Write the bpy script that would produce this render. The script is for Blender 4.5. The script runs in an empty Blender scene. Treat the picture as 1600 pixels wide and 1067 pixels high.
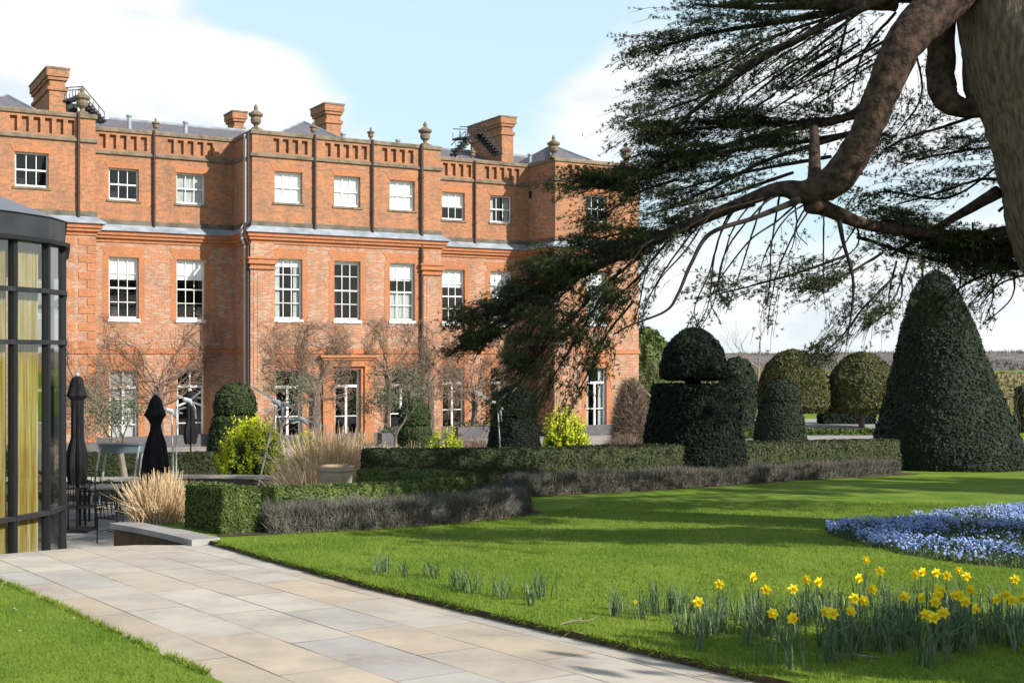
import bpy, math, random
import numpy as np
from mathutils import Vector, Matrix
R = math.radians
scene = bpy.context.scene
COL = scene.collection
random.seed(7)
rng = np.random.default_rng(11)

# ------------------------------------------------------------------ camera, sky, sun, exposure
F = 1950.0; EYE = 1.65; HOR = 553.0
camd = bpy.data.cameras.new('camera'); cam = bpy.data.objects.new('camera', camd); COL.objects.link(cam)
cam.location = (0, 0, EYE); cam.rotation_euler = (R(90), 0, 0)
camd.sensor_width = 36.0; camd.lens = F / 1600.0 * 36.0; camd.shift_y = (HOR - 533.5) / 1600.0
camd.clip_start = 0.1; camd.clip_end = 3000
scene.camera = cam
scene.view_settings.view_transform = 'Standard'; scene.view_settings.look = 'None'
scene.view_settings.exposure = 0.52; scene.view_settings.gamma = 1.0
SUN_EL = 31.0
SD = Vector((0.836, -0.548, 0)).normalized()             # horizontal direction towards the sun
sund = Vector((SD.x * math.cos(R(SUN_EL)), SD.y * math.cos(R(SUN_EL)), math.sin(R(SUN_EL))))
sl = bpy.data.lights.new('sun', 'SUN'); sl.energy = 5.0; sl.angle = R(0.5); sl.color = (1.0, 0.945, 0.86)
so = bpy.data.objects.new('sun', sl); COL.objects.link(so)
so.rotation_euler = sund.to_track_quat('Z', 'Y').to_euler()

world = bpy.data.worlds.new('World'); scene.world = world; world.use_nodes = True
wn = world.node_tree.nodes; wl = world.node_tree.links; wn.clear()
def N(tree, t, **kw):
    n = tree.nodes.new(t)
    for k, v in kw.items():
        if k.startswith('i_'): n.inputs[k[2:].replace('_', ' ')].default_value = v
        else: setattr(n, k, v)
    return n
wt = world.node_tree
sky = N(wt, 'ShaderNodeTexSky', sky_type='NISHITA', sun_disc=False)
sky.sun_elevation = R(SUN_EL); sky.sun_rotation = math.atan2(SD.x, SD.y); sky.altitude = 50; sky.air_density = 1.0; sky.dust_density = 1.2
skm = N(wt, 'ShaderNodeVectorMath', operation='SCALE'); skm.inputs['Scale'].default_value = 0.09
wl.new(sky.outputs[0], skm.inputs[0])
tc = N(wt, 'ShaderNodeTexCoord')
mp = N(wt, 'ShaderNodeMapping'); mp.inputs['Scale'].default_value = (1.0, 1.0, 2.2)
wl.new(tc.outputs['Generated'], mp.inputs[0])
nz = N(wt, 'ShaderNodeTexNoise'); nz.inputs['Scale'].default_value = 5.0; nz.inputs['Detail'].default_value = 7; nz.inputs['Roughness'].default_value = 0.55
wl.new(mp.outputs[0], nz.inputs[0])
def blob(px, py, r, amount, prev):                        # a gap (-) or bank (+) of cloud in one direction of the sky
    d = Vector(((px - 800) / F, 1.0, (HOR - py) / F)).normalized(); d.z *= 2.2
    ds = N(wt, 'ShaderNodeVectorMath', operation='DISTANCE'); ds.inputs[1].default_value = d
    wl.new(mp.outputs[0], ds.inputs[0])
    mr = N(wt, 'ShaderNodeMapRange', interpolation_type='SMOOTHSTEP')
    mr.inputs['From Min'].default_value = 0; mr.inputs['From Max'].default_value = r; mr.inputs['To Min'].default_value = amount; mr.inputs['To Max'].default_value = 0
    wl.new(ds.outputs['Value'], mr.inputs['Value'])
    ad = N(wt, 'ShaderNodeMath', operation='ADD'); wl.new(prev, ad.inputs[0]); wl.new(mr.outputs[0], ad.inputs[1])
    return ad.outputs[0]
v = nz.outputs['Fac']
v = blob(250, 100, 0.20, 0.42, v); v = blob(430, 110, 0.12, 0.25, v)
v = blob(960, 130, 0.13, 0.34, v); v = blob(1330, 150, 0.16, 0.22, v); v = blob(1540, 480, 0.2, 0.22, v); v = blob(1180, 500, 0.12, 0.2, v); v = blob(1230, 330, 0.08, -0.15, v)
v = blob(690, 60, 0.22, -0.42, v); v = blob(720, 20, 0.3, -0.2, v); v = blob(420, 0, 0.10, -0.35, v)
mr = N(wt, 'ShaderNodeMapRange', interpolation_type='SMOOTHSTEP')
mr.inputs['From Min'].default_value = 0.36; mr.inputs['From Max'].default_value = 0.66; mr.inputs['To Min'].default_value = 0.0
wl.new(v, mr.inputs['Value'])
mx = N(wt, 'ShaderNodeMix', data_type='RGBA'); pass
sz = N(wt, 'ShaderNodeSeparateXYZ'); wl.new(tc.outputs['Generated'], sz.inputs[0])
def ramp(out, a, b, ta, tb):
    m_ = N(wt, 'ShaderNodeMapRange', interpolation_type='SMOOTHSTEP'); m_.inputs['From Min'].default_value = a; m_.inputs['From Max'].default_value = b
    m_.inputs['To Min'].default_value = ta; m_.inputs['To Max'].default_value = tb; wl.new(out, m_.inputs['Value']); return m_.outputs[0]
hz_ = N(wt, 'ShaderNodeMix', data_type='RGBA'); wl.new(ramp(sz.outputs[2], 0.28, 0.75, 0.66, 0.08), hz_.inputs['Factor'])   # haze thins out towards the zenith
cm = N(wt, 'ShaderNodeMath', operation='MULTIPLY'); wl.new(mr.outputs[0], cm.inputs[0]); wl.new(ramp(sz.outputs[2], 0.30, 0.7, 1.0, 0.15), cm.inputs[1])
cm2 = N(wt, 'ShaderNodeMath', operation='MULTIPLY'); wl.new(cm.outputs[0], cm2.inputs[0]); wl.new(ramp(sz.outputs[1], -0.7, 0.3, 0.35, 1.0), cm2.inputs[1])
wl.new(skm.outputs[0], hz_.inputs[6]); hz_.inputs[7].default_value = (0.59, 0.78, 0.86, 1)
wl.new(cm2.outputs[0], mx.inputs['Factor']); wl.new(hz_.outputs[2], mx.inputs[6])
nzc = N(wt, 'ShaderNodeTexNoise'); nzc.inputs['Scale'].default_value = 11.0; nzc.inputs['Detail'].default_value = 6; wl.new(mp.outputs[0], nzc.inputs[0])
cc_ = N(wt, 'ShaderNodeMix', data_type='RGBA'); cc_.inputs[6].default_value = (0.57, 0.62, 0.67, 1); cc_.inputs[7].default_value = (0.73, 0.745, 0.755, 1)
wl.new(ramp(nzc.outputs['Fac'], 0.3, 0.55, 0.0, 1.0), cc_.inputs['Factor']); wl.new(cc_.outputs[2], mx.inputs[7])
bg = N(wt, 'ShaderNodeBackground'); bg.inputs['Strength'].default_value = 1.0
wo = N(wt, 'ShaderNodeOutputWorld'); wl.new(mx.outputs[2], bg.inputs['Color']); wl.new(bg.outputs[0], wo.inputs['Surface'])

# ------------------------------------------------------------------ helpers
def lawn_z(Y): return -0.045 * min(max(Y, 0.0), 51.0)
def W(px, py, Y): return Vector(((px - 800) / F * Y, Y, EYE - (py - HOR) / F * Y))
def G(px, py):                                           # point of the sloping lawn seen at a pixel
    Y = F * EYE / ((py - HOR) - F * 0.045)
    if Y > 51 or Y < 0: Y = F * 3.945 / (py - HOR)
    return ((px - 800) / F * Y, Y)

class MB:
    def __init__(s): s.v = []; s.f = []
    def quad(s, a, b, c, d):
        n = len(s.v); s.v += [tuple(a), tuple(b), tuple(c), tuple(d)]; s.f.append((n, n+1, n+2, n+3)); return s
    def poly(s, pts):
        n = len(s.v); s.v += [tuple(p) for p in pts]; s.f.append(tuple(range(n, n + len(pts)))); return s
    def box(s, x0, x1, y0, y1, z0, z1):
        n = len(s.v)
        s.v += [(x0,y0,z0),(x1,y0,z0),(x1,y1,z0),(x0,y1,z0),(x0,y0,z1),(x1,y0,z1),(x1,y1,z1),(x0,y1,z1)]
        s.f += [(n,n+3,n+2,n+1),(n+4,n+5,n+6,n+7),(n,n+1,n+5,n+4),(n+1,n+2,n+6,n+5),(n+2,n+3,n+7,n+6),(n+3,n,n+4,n+7)]; return s
    def prism(s, pts, z0, z1):                           # pts counter-clockwise in xy
        n = len(s.v); k = len(pts)
        s.v += [(p[0], p[1], z0) for p in pts] + [(p[0], p[1], z1) for p in pts]
        s.f.append(tuple(range(n + k - 1, n - 1, -1))); s.f.append(tuple(range(n + k, n + 2 * k)))
        for i in range(k):
            j = (i + 1) % k; s.f.append((n+i, n+j, n+k+j, n+k+i))
        return s
    def tube(s, pts, rad, k=8, cap=True, squash=1.0):
        pts = [Vector(p) for p in pts]; m = len(pts)
        if not hasattr(rad, '__len__'): rad = [rad] * m
        n0 = len(s.v); ref = Vector((0.13, 0.31, 0.94))
        for i, p in enumerate(pts):
            t = (pts[min(i+1, m-1)] - pts[max(i-1, 0)])
            if t.length < 1e-9: t = Vector((0, 0, 1))
            t.normalize(); a = t.cross(ref)
            if a.length < 0.05: a = t.cross(Vector((1, 0, 0)))
            a.normalize(); b = t.cross(a)
            for j in range(k):
                an = 2 * math.pi * j / k
                s.v.append(tuple(p + a * (math.cos(an) * rad[i]) + b * (math.sin(an) * rad[i] * squash)))
        for i in range(m - 1):
            for j in range(k):
                q = n0 + i*k + j; r = n0 + i*k + (j+1) % k
                s.f.append((q, r, r + k, q + k))
        if cap:
            s.f.append(tuple(range(n0 + k - 1, n0 - 1, -1))); s.f.append(tuple(range(n0 + (m-1)*k, n0 + m*k)))
        return s
    def lathe(s, prof, k=16, c=(0, 0, 0), lean=(0, 0)):  # prof: list of (radius, z)
        n0 = len(s.v)
        for r_, z in prof:
            for j in range(k):
                an = 2 * math.pi * j / k
                s.v.append((c[0] + lean[0]*z + r_*math.cos(an), c[1] + lean[1]*z + r_*math.sin(an), c[2] + z))
        for i in range(len(prof) - 1):
            for j in range(k):
                q = n0 + i*k + j; r = n0 + i*k + (j+1) % k
                s.f.append((q, r, r + k, q + k))
        s.f.append(tuple(range(n0 + k - 1, n0 - 1, -1))); s.f.append(tuple(range(n0 + (len(prof)-1)*k, n0 + len(prof)*k)))
        return s
    def build(s, name, mat, parent=None, smooth=False, loc=None):
        me = bpy.data.meshes.new(name); me.from_pydata(s.v, [], s.f); me.update()
        if mat: me.materials.append(mat)
        if smooth: me.polygons.foreach_set('use_smooth', [True] * len(me.polygons))
        o = bpy.data.objects.new(name, me); COL.objects.link(o)
        if parent: o.parent = parent
        if loc: o.location = loc
        return o

def npmesh(name, V, k, mat, parent=None, extra=None):
    """V: (n*k,3) vertices of n separate k-gons; extra: an MB whose faces come along in the same mesh."""
    n = len(V) // k
    ev = np.array(extra.v, dtype=np.float32).reshape(-1, 3) if extra else np.zeros((0, 3), np.float32)
    ef = extra.f if extra else []
    allv = np.concatenate([ev, V.astype(np.float32)]); me = bpy.data.meshes.new(name)
    me.vertices.add(len(allv)); me.vertices.foreach_set('co', allv.ravel())
    sizes = [len(q) for q in ef]; idx = [i for q in ef for i in q]
    loops = np.concatenate([np.array(idx, dtype=np.int32), np.arange(n*k, dtype=np.int32) + len(ev)])
    starts = np.concatenate([np.cumsum([0] + sizes)[:-1] if sizes else np.zeros(0), sum(sizes) + np.arange(n) * k]).astype(np.int32)
    me.loops.add(len(loops)); me.loops.foreach_set('vertex_index', loops)
    me.polygons.add(len(starts)); me.polygons.foreach_set('loop_start', starts)
    me.update(calc_edges=True); me.validate()
    if mat: me.materials.append(mat)
    o = bpy.data.objects.new(name, me); COL.objects.link(o)
    if parent: o.parent = parent
    return o

def rdirs(n, up=0.0):
    d = rng.normal(size=(n, 3)); d[:, 2] += up
    return d / np.linalg.norm(d, axis=1, keepdims=True)
def leaf_quads(P, size, nrm=None, flat=0.0, aspect=0.6, var=0.4):
    """one small leaf-shaped quad per point"""
    n = len(P); a = rdirs(n)
    if nrm is not None:
        nn = nrm + rdirs(n) * (1 - flat) ; nn /= np.linalg.norm(nn, axis=1, keepdims=True)
        a = a - nn * np.sum(a*nn, axis=1, keepdims=True)
    else: nn = rdirs(n); a = a - nn * np.sum(a*nn, axis=1, keepdims=True)
    a /= np.linalg.norm(a, axis=1, keepdims=True) + 1e-9
    b = np.cross(nn, a); s = (size * (1 + var * rng.uniform(-1, 1, n)))[:, None]
    V = np.empty((n, 4, 3)); V[:, 0] = P - a*s; V[:, 1] = P - b*s*aspect; V[:, 2] = P + a*s; V[:, 3] = P + b*s*aspect
    return V.reshape(-1, 3)
def needles(P, K, L, wd, up=0.5, bias=None):
    """K thin spikes out of each point"""
    P = np.repeat(P, K, axis=0); n = len(P); d = rdirs(n, up)
    if bias is not None: d = d + np.repeat(bias, K, axis=0); d /= np.linalg.norm(d, axis=1, keepdims=True)
    s = np.cross(d, rdirs(n)); s /= np.linalg.norm(s, axis=1, keepdims=True) + 1e-9
    l = (L * rng.uniform(0.6, 1.3, n))[:, None]
    V = np.empty((n, 3, 3)); V[:, 0] = P - s*wd; V[:, 1] = P + s*wd; V[:, 2] = P + d*l
    return V.reshape(-1, 3)
def blades(P, h, wd, lean=0.35, curve=0.3):
    """upright grass-like blades, two quads long each (returned as quads)"""
    n = len(P); an = rng.uniform(0, 2*np.pi, n); d = np.stack([np.cos(an), np.sin(an), np.zeros(n)], 1)
    sd = np.stack([-np.sin(an + rng.uniform(-1, 1, n)), np.cos(an), np.zeros(n)], 1)
    hh = (h * rng.uniform(0.6, 1.15, n))[:, None]; le = rng.uniform(0, lean, n)[:, None]
    up = np.array([[0, 0, 1.0]])
    m = P + up*hh*0.55 + d*le*hh*0.35; t = P + up*hh*(1 - curve*le) + d*le*hh*1.0
    V = np.empty((n, 2, 4, 3)); w = wd
    V[:, 0, 0] = P - sd*w; V[:, 0, 1] = P + sd*w; V[:, 0, 2] = m + sd*w*0.9; V[:, 0, 3] = m - sd*w*0.9
    V[:, 1, 0] = m - sd*w*0.9; V[:, 1, 1] = m + sd*w*0.9; V[:, 1, 2] = t + sd*w*0.2; V[:, 1, 3] = t - sd*w*0.2
    return V.reshape(-1, 3)
def sample_mb(mb, n):
    """area-weighted random points and normals on an MB"""
    T = []
    for f in mb.f:
        for i in range(1, len(f) - 1): T.append((f[0], f[i], f[i+1]))
    V = np.array(mb.v); T = np.array(T); A, B, Cc = V[T[:, 0]], V[T[:, 1]], V[T[:, 2]]
    nr = np.cross(B - A, Cc - A); ar = np.linalg.norm(nr, axis=1) + 1e-12
    k = rng.choice(len(T), n, p=ar/ar.sum()); u_, v_ = rng.random(n), rng.random(n); m = u_ + v_ > 1; u_[m] = 1-u_[m]; v_[m] = 1-v_[m]
    return A[k] + (B-A)[k]*u_[:, None] + (Cc-A)[k]*v_[:, None], (nr/ar[:, None])[k]

def smooth_noise(P, f, seed):
    r = np.random.default_rng(seed); out = np.zeros(len(P))
    for k in range(5):
        w = r.normal(size=3) * f; out += np.sin(P @ w + r.uniform(0, 6.28))
    return out / 5
def tag(o, label=None, cat=None, group=None, kind=None):
    if label: o['label'] = label
    if cat: o['category'] = cat
    if group: o['group'] = group
    if kind: o['kind'] = kind
    return o
def empty(name, loc=(0, 0, 0), rz=0, label=None, cat=None, group=None):
    o = bpy.data.objects.new(name, None); COL.objects.link(o); o.location = loc; o.rotation_euler = (0, 0, rz)
    o.empty_display_size = 0.2
    return tag(o, label, cat, group)

# ------------------------------------------------------------------ materials
def mat(name, c=(0.5, 0.5, 0.5), rough=0.8, metal=0.0, c2=None, scale=5.0, detail=4, bump=0.0, bscale=None, spec=0.3, island=0.0, lo=0.35, hi=0.65, stretch=None, trans=0.0):
    m = bpy.data.materials.new(name); m.use_nodes = True; t = m.node_tree; b = t.nodes['Principled BSDF']
    b.inputs['Base Color'].default_value = (*c, 1); b.inputs['Roughness'].default_value = rough; b.inputs['Metallic'].default_value = metal
    b.inputs['Specular IOR Level'].default_value = spec
    tcn = N(t, 'ShaderNodeTexCoord'); vec = tcn.outputs['Object']
    if stretch:
        mp = N(t, 'ShaderNodeMapping'); mp.inputs['Scale'].default_value = stretch; t.links.new(vec, mp.inputs[0]); vec = mp.outputs[0]
    if c2:
        n = N(t, 'ShaderNodeTexNoise'); n.inputs['Scale'].default_value = scale; n.inputs['Detail'].default_value = detail; t.links.new(vec, n.inputs[0])
        r = N(t, 'ShaderNodeMapRange'); r.inputs['From Min'].default_value = lo; r.inputs['From Max'].default_value = hi; t.links.new(n.outputs['Fac'], r.inputs['Value'])
        fac = r.outputs[0]
        if island:
            g = N(t, 'ShaderNodeNewGeometry'); a = N(t, 'ShaderNodeMix', data_type='FLOAT'); a.inputs['Factor'].default_value = island
            t.links.new(fac, a.inputs[2]); t.links.new(g.outputs['Random Per Island'], a.inputs[3]); fac = a.outputs[0]
        x = N(t, 'ShaderNodeMix', data_type='RGBA'); x.inputs[6].default_value = (*c, 1); x.inputs[7].default_value = (*c2, 1)
        t.links.new(fac, x.inputs['Factor']); t.links.new(x.outputs[2], b.inputs['Base Color'])
    if bump:
        n2 = N(t, 'ShaderNodeTexNoise'); n2.inputs['Scale'].default_value = bscale or scale * 4; n2.inputs['Detail'].default_value = 5; t.links.new(vec, n2.inputs[0])
        bp = N(t, 'ShaderNodeBump'); bp.inputs['Strength'].default_value = min(bump, 1.0); bp.inputs['Distance'].default_value = 0.03; t.links.new(n2.outputs['Fac'], bp.inputs['Height']); t.links.new(bp.outputs[0], b.inputs['Normal'])
    if trans:
        b.inputs['Transmission Weight'].default_value = 0
        tr = N(t, 'ShaderNodeBsdfTranslucent'); mxs = N(t, 'ShaderNodeMixShader'); mxs.inputs[0].default_value = trans
        if c2: t.links.new(x.outputs[2], tr.inputs[0])
        else: tr.inputs[0].default_value = (*c, 1)
        out = t.nodes['Material Output']; t.links.new(b.outputs[0], mxs.inputs[1]); t.links.new(tr.outputs[0], mxs.inputs[2]); t.links.new(mxs.outputs[0], out.inputs['Surface'])
    return m

def brick_mat(name, c1, c2, mortar, patch=None, patch_amt=0.0, dirt=(0.16, 0.12, 0.09), dirt_amt=0.25):
    m = bpy.data.materials.new(name); m.use_nodes = True; t = m.node_tree; b = t.nodes['Principled BSDF']
    b.inputs['Roughness'].default_value = 0.9; b.inputs['Specular IOR Level'].default_value = 0.15
    tcn = N(t, 'ShaderNodeTexCoord'); sp = N(t, 'ShaderNodeSeparateXYZ'); t.links.new(tcn.outputs['Object'], sp.inputs[0])
    ad = N(t, 'ShaderNodeMath', operation='ADD'); t.links.new(sp.outputs[0], ad.inputs[0]); t.links.new(sp.outputs[1], ad.inputs[1])
    cb = N(t, 'ShaderNodeCombineXYZ'); t.links.new(ad.outputs[0], cb.inputs[0]); t.links.new(sp.outputs[2], cb.inputs[1])
    br = N(t, 'ShaderNodeTexBrick'); br.inputs['Scale'].default_value = 1.0; br.inputs['Brick Width'].default_value = 0.225; br.inputs['Row Height'].default_value = 0.075
    br.inputs['Mortar Size'].default_value = 0.008; br.inputs['Mortar Smooth'].default_value = 0.3
    br.inputs['Color1'].default_value = (*c1, 1); br.inputs['Color2'].default_value = (*c2, 1); br.inputs['Mortar'].default_value = (*mortar, 1)
    t.links.new(cb.outputs[0], br.inputs['Vector']); col = br.outputs['Color']
    def mixc(col, fac_out, cc, amt, lo, hi):
        r = N(t, 'ShaderNodeMapRange'); r.inputs['From Min'].default_value = lo; r.inputs['From Max'].default_value = hi; r.inputs['To Max'].default_value = amt
        t.links.new(fac_out, r.inputs['Value']); x = N(t, 'ShaderNodeMix', data_type='RGBA'); t.links.new(r.outputs[0], x.inputs['Factor'])
        t.links.new(col, x.inputs[6]); x.inputs[7].default_value = (*cc, 1); return x.outputs[2]
    if patch:                                            # burnt and pale headers scattered through the field
        br2 = N(t, 'ShaderNodeTexBrick'); br2.offset = 0.5; br2.inputs['Scale'].default_value = 1.0; br2.inputs['Brick Width'].default_value = 0.225; br2.inputs['Row Height'].default_value = 0.075
        br2.inputs['Mortar Size'].default_value = 0.0; br2.inputs['Color1'].default_value = (0, 0, 0, 1); br2.inputs['Color2'].default_value = (1, 1, 1, 1)
        t.links.new(cb.outputs[0], br2.inputs['Vector'])
        col = mixc(col, br2.outputs['Color'], patch, patch_amt, 0.55, 0.8)
    nz1 = N(t, 'ShaderNodeTexNoise'); nz1.inputs['Scale'].default_value = 1.1; nz1.inputs['Detail'].default_value = 6; nz1.inputs['Roughness'].default_value = 0.65
    t.links.new(tcn.outputs['Object'], nz1.inputs[0]); col = mixc(col, nz1.outputs['Fac'], dirt, dirt_amt, 0.45, 0.75)
    mps = N(t, 'ShaderNodeMapping'); mps.inputs['Scale'].default_value = (2.2, 2.2, 0.25); t.links.new(tcn.outputs['Object'], mps.inputs[0])
    nzs = N(t, 'ShaderNodeTexNoise'); nzs.inputs['Scale'].default_value = 1.0; nzs.inputs['Detail'].default_value = 6; t.links.new(mps.outputs[0], nzs.inputs[0]); col = mixc(col, nzs.outputs['Fac'], (dirt[0]*1.2, dirt[1]*0.9, dirt[2]*0.8), dirt_amt*0.8, 0.5, 0.75)
    nzf = N(t, 'ShaderNodeTexNoise'); nzf.inputs['Scale'].default_value = 16; nzf.inputs['Detail'].default_value = 2; t.links.new(tcn.outputs['Object'], nzf.inputs[0]); col = mixc(col, nzf.outputs['Fac'], (dirt[0]*1.1, dirt[1]*0.8, dirt[2]*0.7), 0.6, 0.52, 0.7)
    nz2 = N(t, 'ShaderNodeTexNoise'); nz2.inputs['Scale'].default_value = 7; nz2.inputs['Detail'].default_value = 3
    t.links.new(tcn.outputs['Object'], nz2.inputs[0]); col = mixc(col, nz2.outputs['Fac'], (c1[0]*1.25, c1[1]*1.35, c1[2]*1.5), 0.45, 0.5, 0.75)
    t.links.new(col, b.inputs['Base Color'])
    bp = N(t, 'ShaderNodeBump'); bp.inputs['Strength'].default_value = 0.35; bp.inputs['Distance'].default_value = 0.01; bp.invert = True
    t.links.new(br.outputs['Fac'], bp.inputs['Height']); t.links.new(bp.outputs[0], b.inputs['Normal'])
    return m

M = {}
M['brick'] = brick_mat('orange_brick', (0.44, 0.182, 0.085), (0.32, 0.135, 0.070), (0.40, 0.25, 0.15), (0.24, 0.15, 0.10), 0.6, dirt_amt=0.62)
M['brick_mottled'] = brick_mat('mottled_brick', (0.43, 0.185, 0.095), (0.28, 0.125, 0.072), (0.46, 0.34, 0.25), (0.42, 0.31, 0.24), 0.85, dirt_amt=0.55)
M['brick_red'] = brick_mat('rubbed_red_brick', (0.45, 0.170, 0.072), (0.38, 0.145, 0.062), (0.40, 0.22, 0.13), dirt_amt=0.4)
M['stone'] = mat('weathered_stone', (0.21, 0.165, 0.115), 0.9, c2=(0.10, 0.085, 0.06), scale=3, bump=0.3, lo=0.4, hi=0.7)
M['stone_dark'] = mat('stained_stone', (0.16, 0.14, 0.11), 0.9, c2=(0.08, 0.08, 0.06), scale=2.5)
M['plinth'] = mat('dark_plinth', (0.075, 0.075, 0.085), 0.8, c2=(0.12, 0.11, 0.11), scale=2)
M['lead'] = mat('lead_flashing', (0.33, 0.37, 0.42), 0.55, c2=(0.20, 0.23, 0.27), scale=2.0)
M['white'] = mat('white_paint', (0.80, 0.80, 0.78), 0.5, c2=(0.68, 0.68, 0.66), scale=3)
M['blind'] = mat('white_blind', (0.86, 0.88, 0.88), 0.9, c2=(0.78, 0.81, 0.82), scale=4)
M['curtain'] = mat('grey_net_curtain', (0.45, 0.48, 0.48), 0.9, c2=(0.28, 0.31, 0.31), scale=6, stretch=(6, 6, 0.6))
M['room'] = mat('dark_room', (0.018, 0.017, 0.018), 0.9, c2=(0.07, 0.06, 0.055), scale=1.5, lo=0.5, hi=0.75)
M['pipe'] = mat('iron_pipe', (0.055, 0.030, 0.026), 0.6)
M['pipe_light'] = mat('lead_pipe', (0.50, 0.46, 0.44), 0.5)
M['black_metal'] = mat('black_metal', (0.018, 0.019, 0.022), 0.5, 0.3)
M['grey_metal'] = mat('grey_frame_metal', (0.045, 0.045, 0.052), 0.5, 0.4, c2=(0.028, 0.028, 0.033), scale=4)
M['steel'] = mat('brushed_steel', (0.52, 0.53, 0.55), 0.45, 0.5)
M['slate'] = mat('slate', (0.17, 0.155, 0.175), 0.7, c2=(0.10, 0.10, 0.115), scale=6, bump=0.3, bscale=30, stretch=(1, 1, 3))
def glass_mat(name, tint=(0.9, 0.94, 0.95), base=0.06):
    m = bpy.data.materials.new(name); m.use_nodes = True; t = m.node_tree; t.nodes.remove(t.nodes['Principled BSDF'])
    tr = N(t, 'ShaderNodeBsdfTransparent'); tr.inputs[0].default_value = (*tint, 1); gl = N(t, 'ShaderNodeBsdfGlossy'); gl.inputs['Roughness'].default_value = 0.03
    fr0 = N(t, 'ShaderNodeLayerWeight'); fr0.inputs['Blend'].default_value = 0.5; fr = N(t, 'ShaderNodeMath', operation='POWER'); fr.inputs[1].default_value = 3.0; t.links.new(fr0.outputs['Facing'], fr.inputs[0])
    n = N(t, 'ShaderNodeTexNoise'); n.inputs['Scale'].default_value = 1.7; tcn = N(t, 'ShaderNodeTexCoord'); t.links.new(tcn.outputs['Object'], n.inputs[0])
    bp = N(t, 'ShaderNodeBump'); bp.inputs['Strength'].default_value = 0.05; bp.inputs['Distance'].default_value = 0.02; t.links.new(n.outputs[0], bp.inputs['Height']); t.links.new(bp.outputs[0], gl.inputs['Normal'])
    a = N(t, 'ShaderNodeMath', operation='ADD'); a.inputs[1].default_value = base; t.links.new(fr.outputs[0], a.inputs[0])
    mx = N(t, 'ShaderNodeMixShader'); t.links.new(a.outputs[0], mx.inputs[0]); t.links.new(tr.outputs[0], mx.inputs[1]); t.links.new(gl.outputs[0], mx.inputs[2])
    t.links.new(mx.outputs[0], t.nodes['Material Output'].inputs['Surface']); return m
M['glass'] = glass_mat('window_glass', (0.95,0.96,0.96), 0.05)
M['pav_glass'] = glass_mat('pavilion_glass', (0.72, 0.74, 0.70), 0.16)
M['grass'] = mat('lawn_grass', (0.088, 0.160, 0.015), 0.9, c2=(0.190, 0.258, 0.032), scale=0.9, detail=8, bump=0.6, bscale=45, spec=0.1, lo=0.3, hi=0.7)
M['blade'] = mat('grass_blade', (0.092, 0.172, 0.016), 0.8, c2=(0.250, 0.325, 0.050), scale=1.1, island=0.5, spec=0.15, trans=0.35)
M['soil'] = mat('dark_soil', (0.045, 0.030, 0.018), 0.95, c2=(0.085, 0.06, 0.035), scale=9, bump=0.5)
M['gravel'] = mat('pale_gravel', (0.42, 0.37, 0.29), 0.9, c2=(0.30, 0.26, 0.20), scale=8)
M['patio'] = mat('patio_stone', (0.36, 0.34, 0.32), 0.8, c2=(0.24, 0.23, 0.225), scale=1.2)
M['bark'] = mat('cedar_bark', (0.210, 0.158, 0.128), 0.95, c2=(0.080, 0.058, 0.047), scale=9, detail=10, bump=1.0, bscale=20, spec=0.1, stretch=(2.2, 2.2, 0.5), lo=0.34, hi=0.68)
M['limb'] = mat('cedar_limb_bark', (0.095, 0.060, 0.046), 0.95, c2=(0.022, 0.017, 0.015), scale=9, detail=8, bump=1.0, bscale=14, spec=0.1, lo=0.35, hi=0.65)
M['cedar'] = mat('cedar_needles', (0.028, 0.050, 0.024), 0.7, c2=(0.150, 0.172, 0.060), scale=1.4, island=0.55, spec=0.25, trans=0.25)
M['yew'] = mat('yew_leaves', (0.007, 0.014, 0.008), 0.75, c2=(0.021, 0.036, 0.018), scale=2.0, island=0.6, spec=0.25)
M['yew_shaded'] = mat('shaded_yew_leaves', (0.004, 0.007, 0.005), 0.75, c2=(0.009, 0.016, 0.009), scale=2.0, island=0.6, spec=0.2)  # darker copy of the yew colour, with the cedar's shade put into it
M['fine'] = mat('fine_cedar_twigs', (0.016, 0.012, 0.010), 0.9, c2=(0.032, 0.023, 0.018), scale=4)
M['box'] = mat('box_hedge_leaves', (0.024, 0.048, 0.010), 0.6, c2=(0.125, 0.170, 0.036), scale=3, island=0.6, spec=0.3, trans=0.15)
M['yew_mid'] = mat('olive_yew_leaves', (0.018, 0.030, 0.010), 0.75, c2=(0.050, 0.070, 0.022), scale=2.0, island=0.6, spec=0.25)
M['hedge'] = mat('dark_hedge_leaves', (0.018, 0.028, 0.009), 0.7, c2=(0.052, 0.060, 0.018), scale=2.2, island=0.6)
M['holly'] = mat('holly_leaves', (0.018, 0.026, 0.006), 0.6, c2=(0.078, 0.076, 0.014), scale=2.2, island=0.6)
M['olive'] = mat('olive_leaves', (0.11, 0.13, 0.075), 0.7, c2=(0.20, 0.21, 0.14), scale=3, island=0.6, trans=0.2)
M['lavender'] = mat('lavender_stems', (0.062, 0.058, 0.044), 0.85, c2=(0.205, 0.195, 0.165), scale=2.2, island=0.6)
M['lavcore'] = mat('lavender_core', (0.04, 0.033, 0.028), 0.95, c2=(0.075, 0.062, 0.05), scale=8)
M['twig'] = mat('bare_twigs', (0.26, 0.19, 0.135), 0.9, c2=(0.11, 0.08, 0.062), scale=4, island=0.5)
M['twig_grey'] = mat('grey_twigs', (0.26, 0.22, 0.17), 0.9, c2=(0.15, 0.12, 0.09), scale=4, island=0.5)
M['straw'] = mat('straw_grass', (0.50, 0.36, 0.20), 0.85, c2=(0.72, 0.56, 0.36), scale=4, island=0.7, trans=0.25)
M['euph'] = mat('euphorbia_heads', (0.50, 0.58, 0.015), 0.6, c2=(0.66, 0.68, 0.04), scale=5, island=0.6, trans=0.3)
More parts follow.
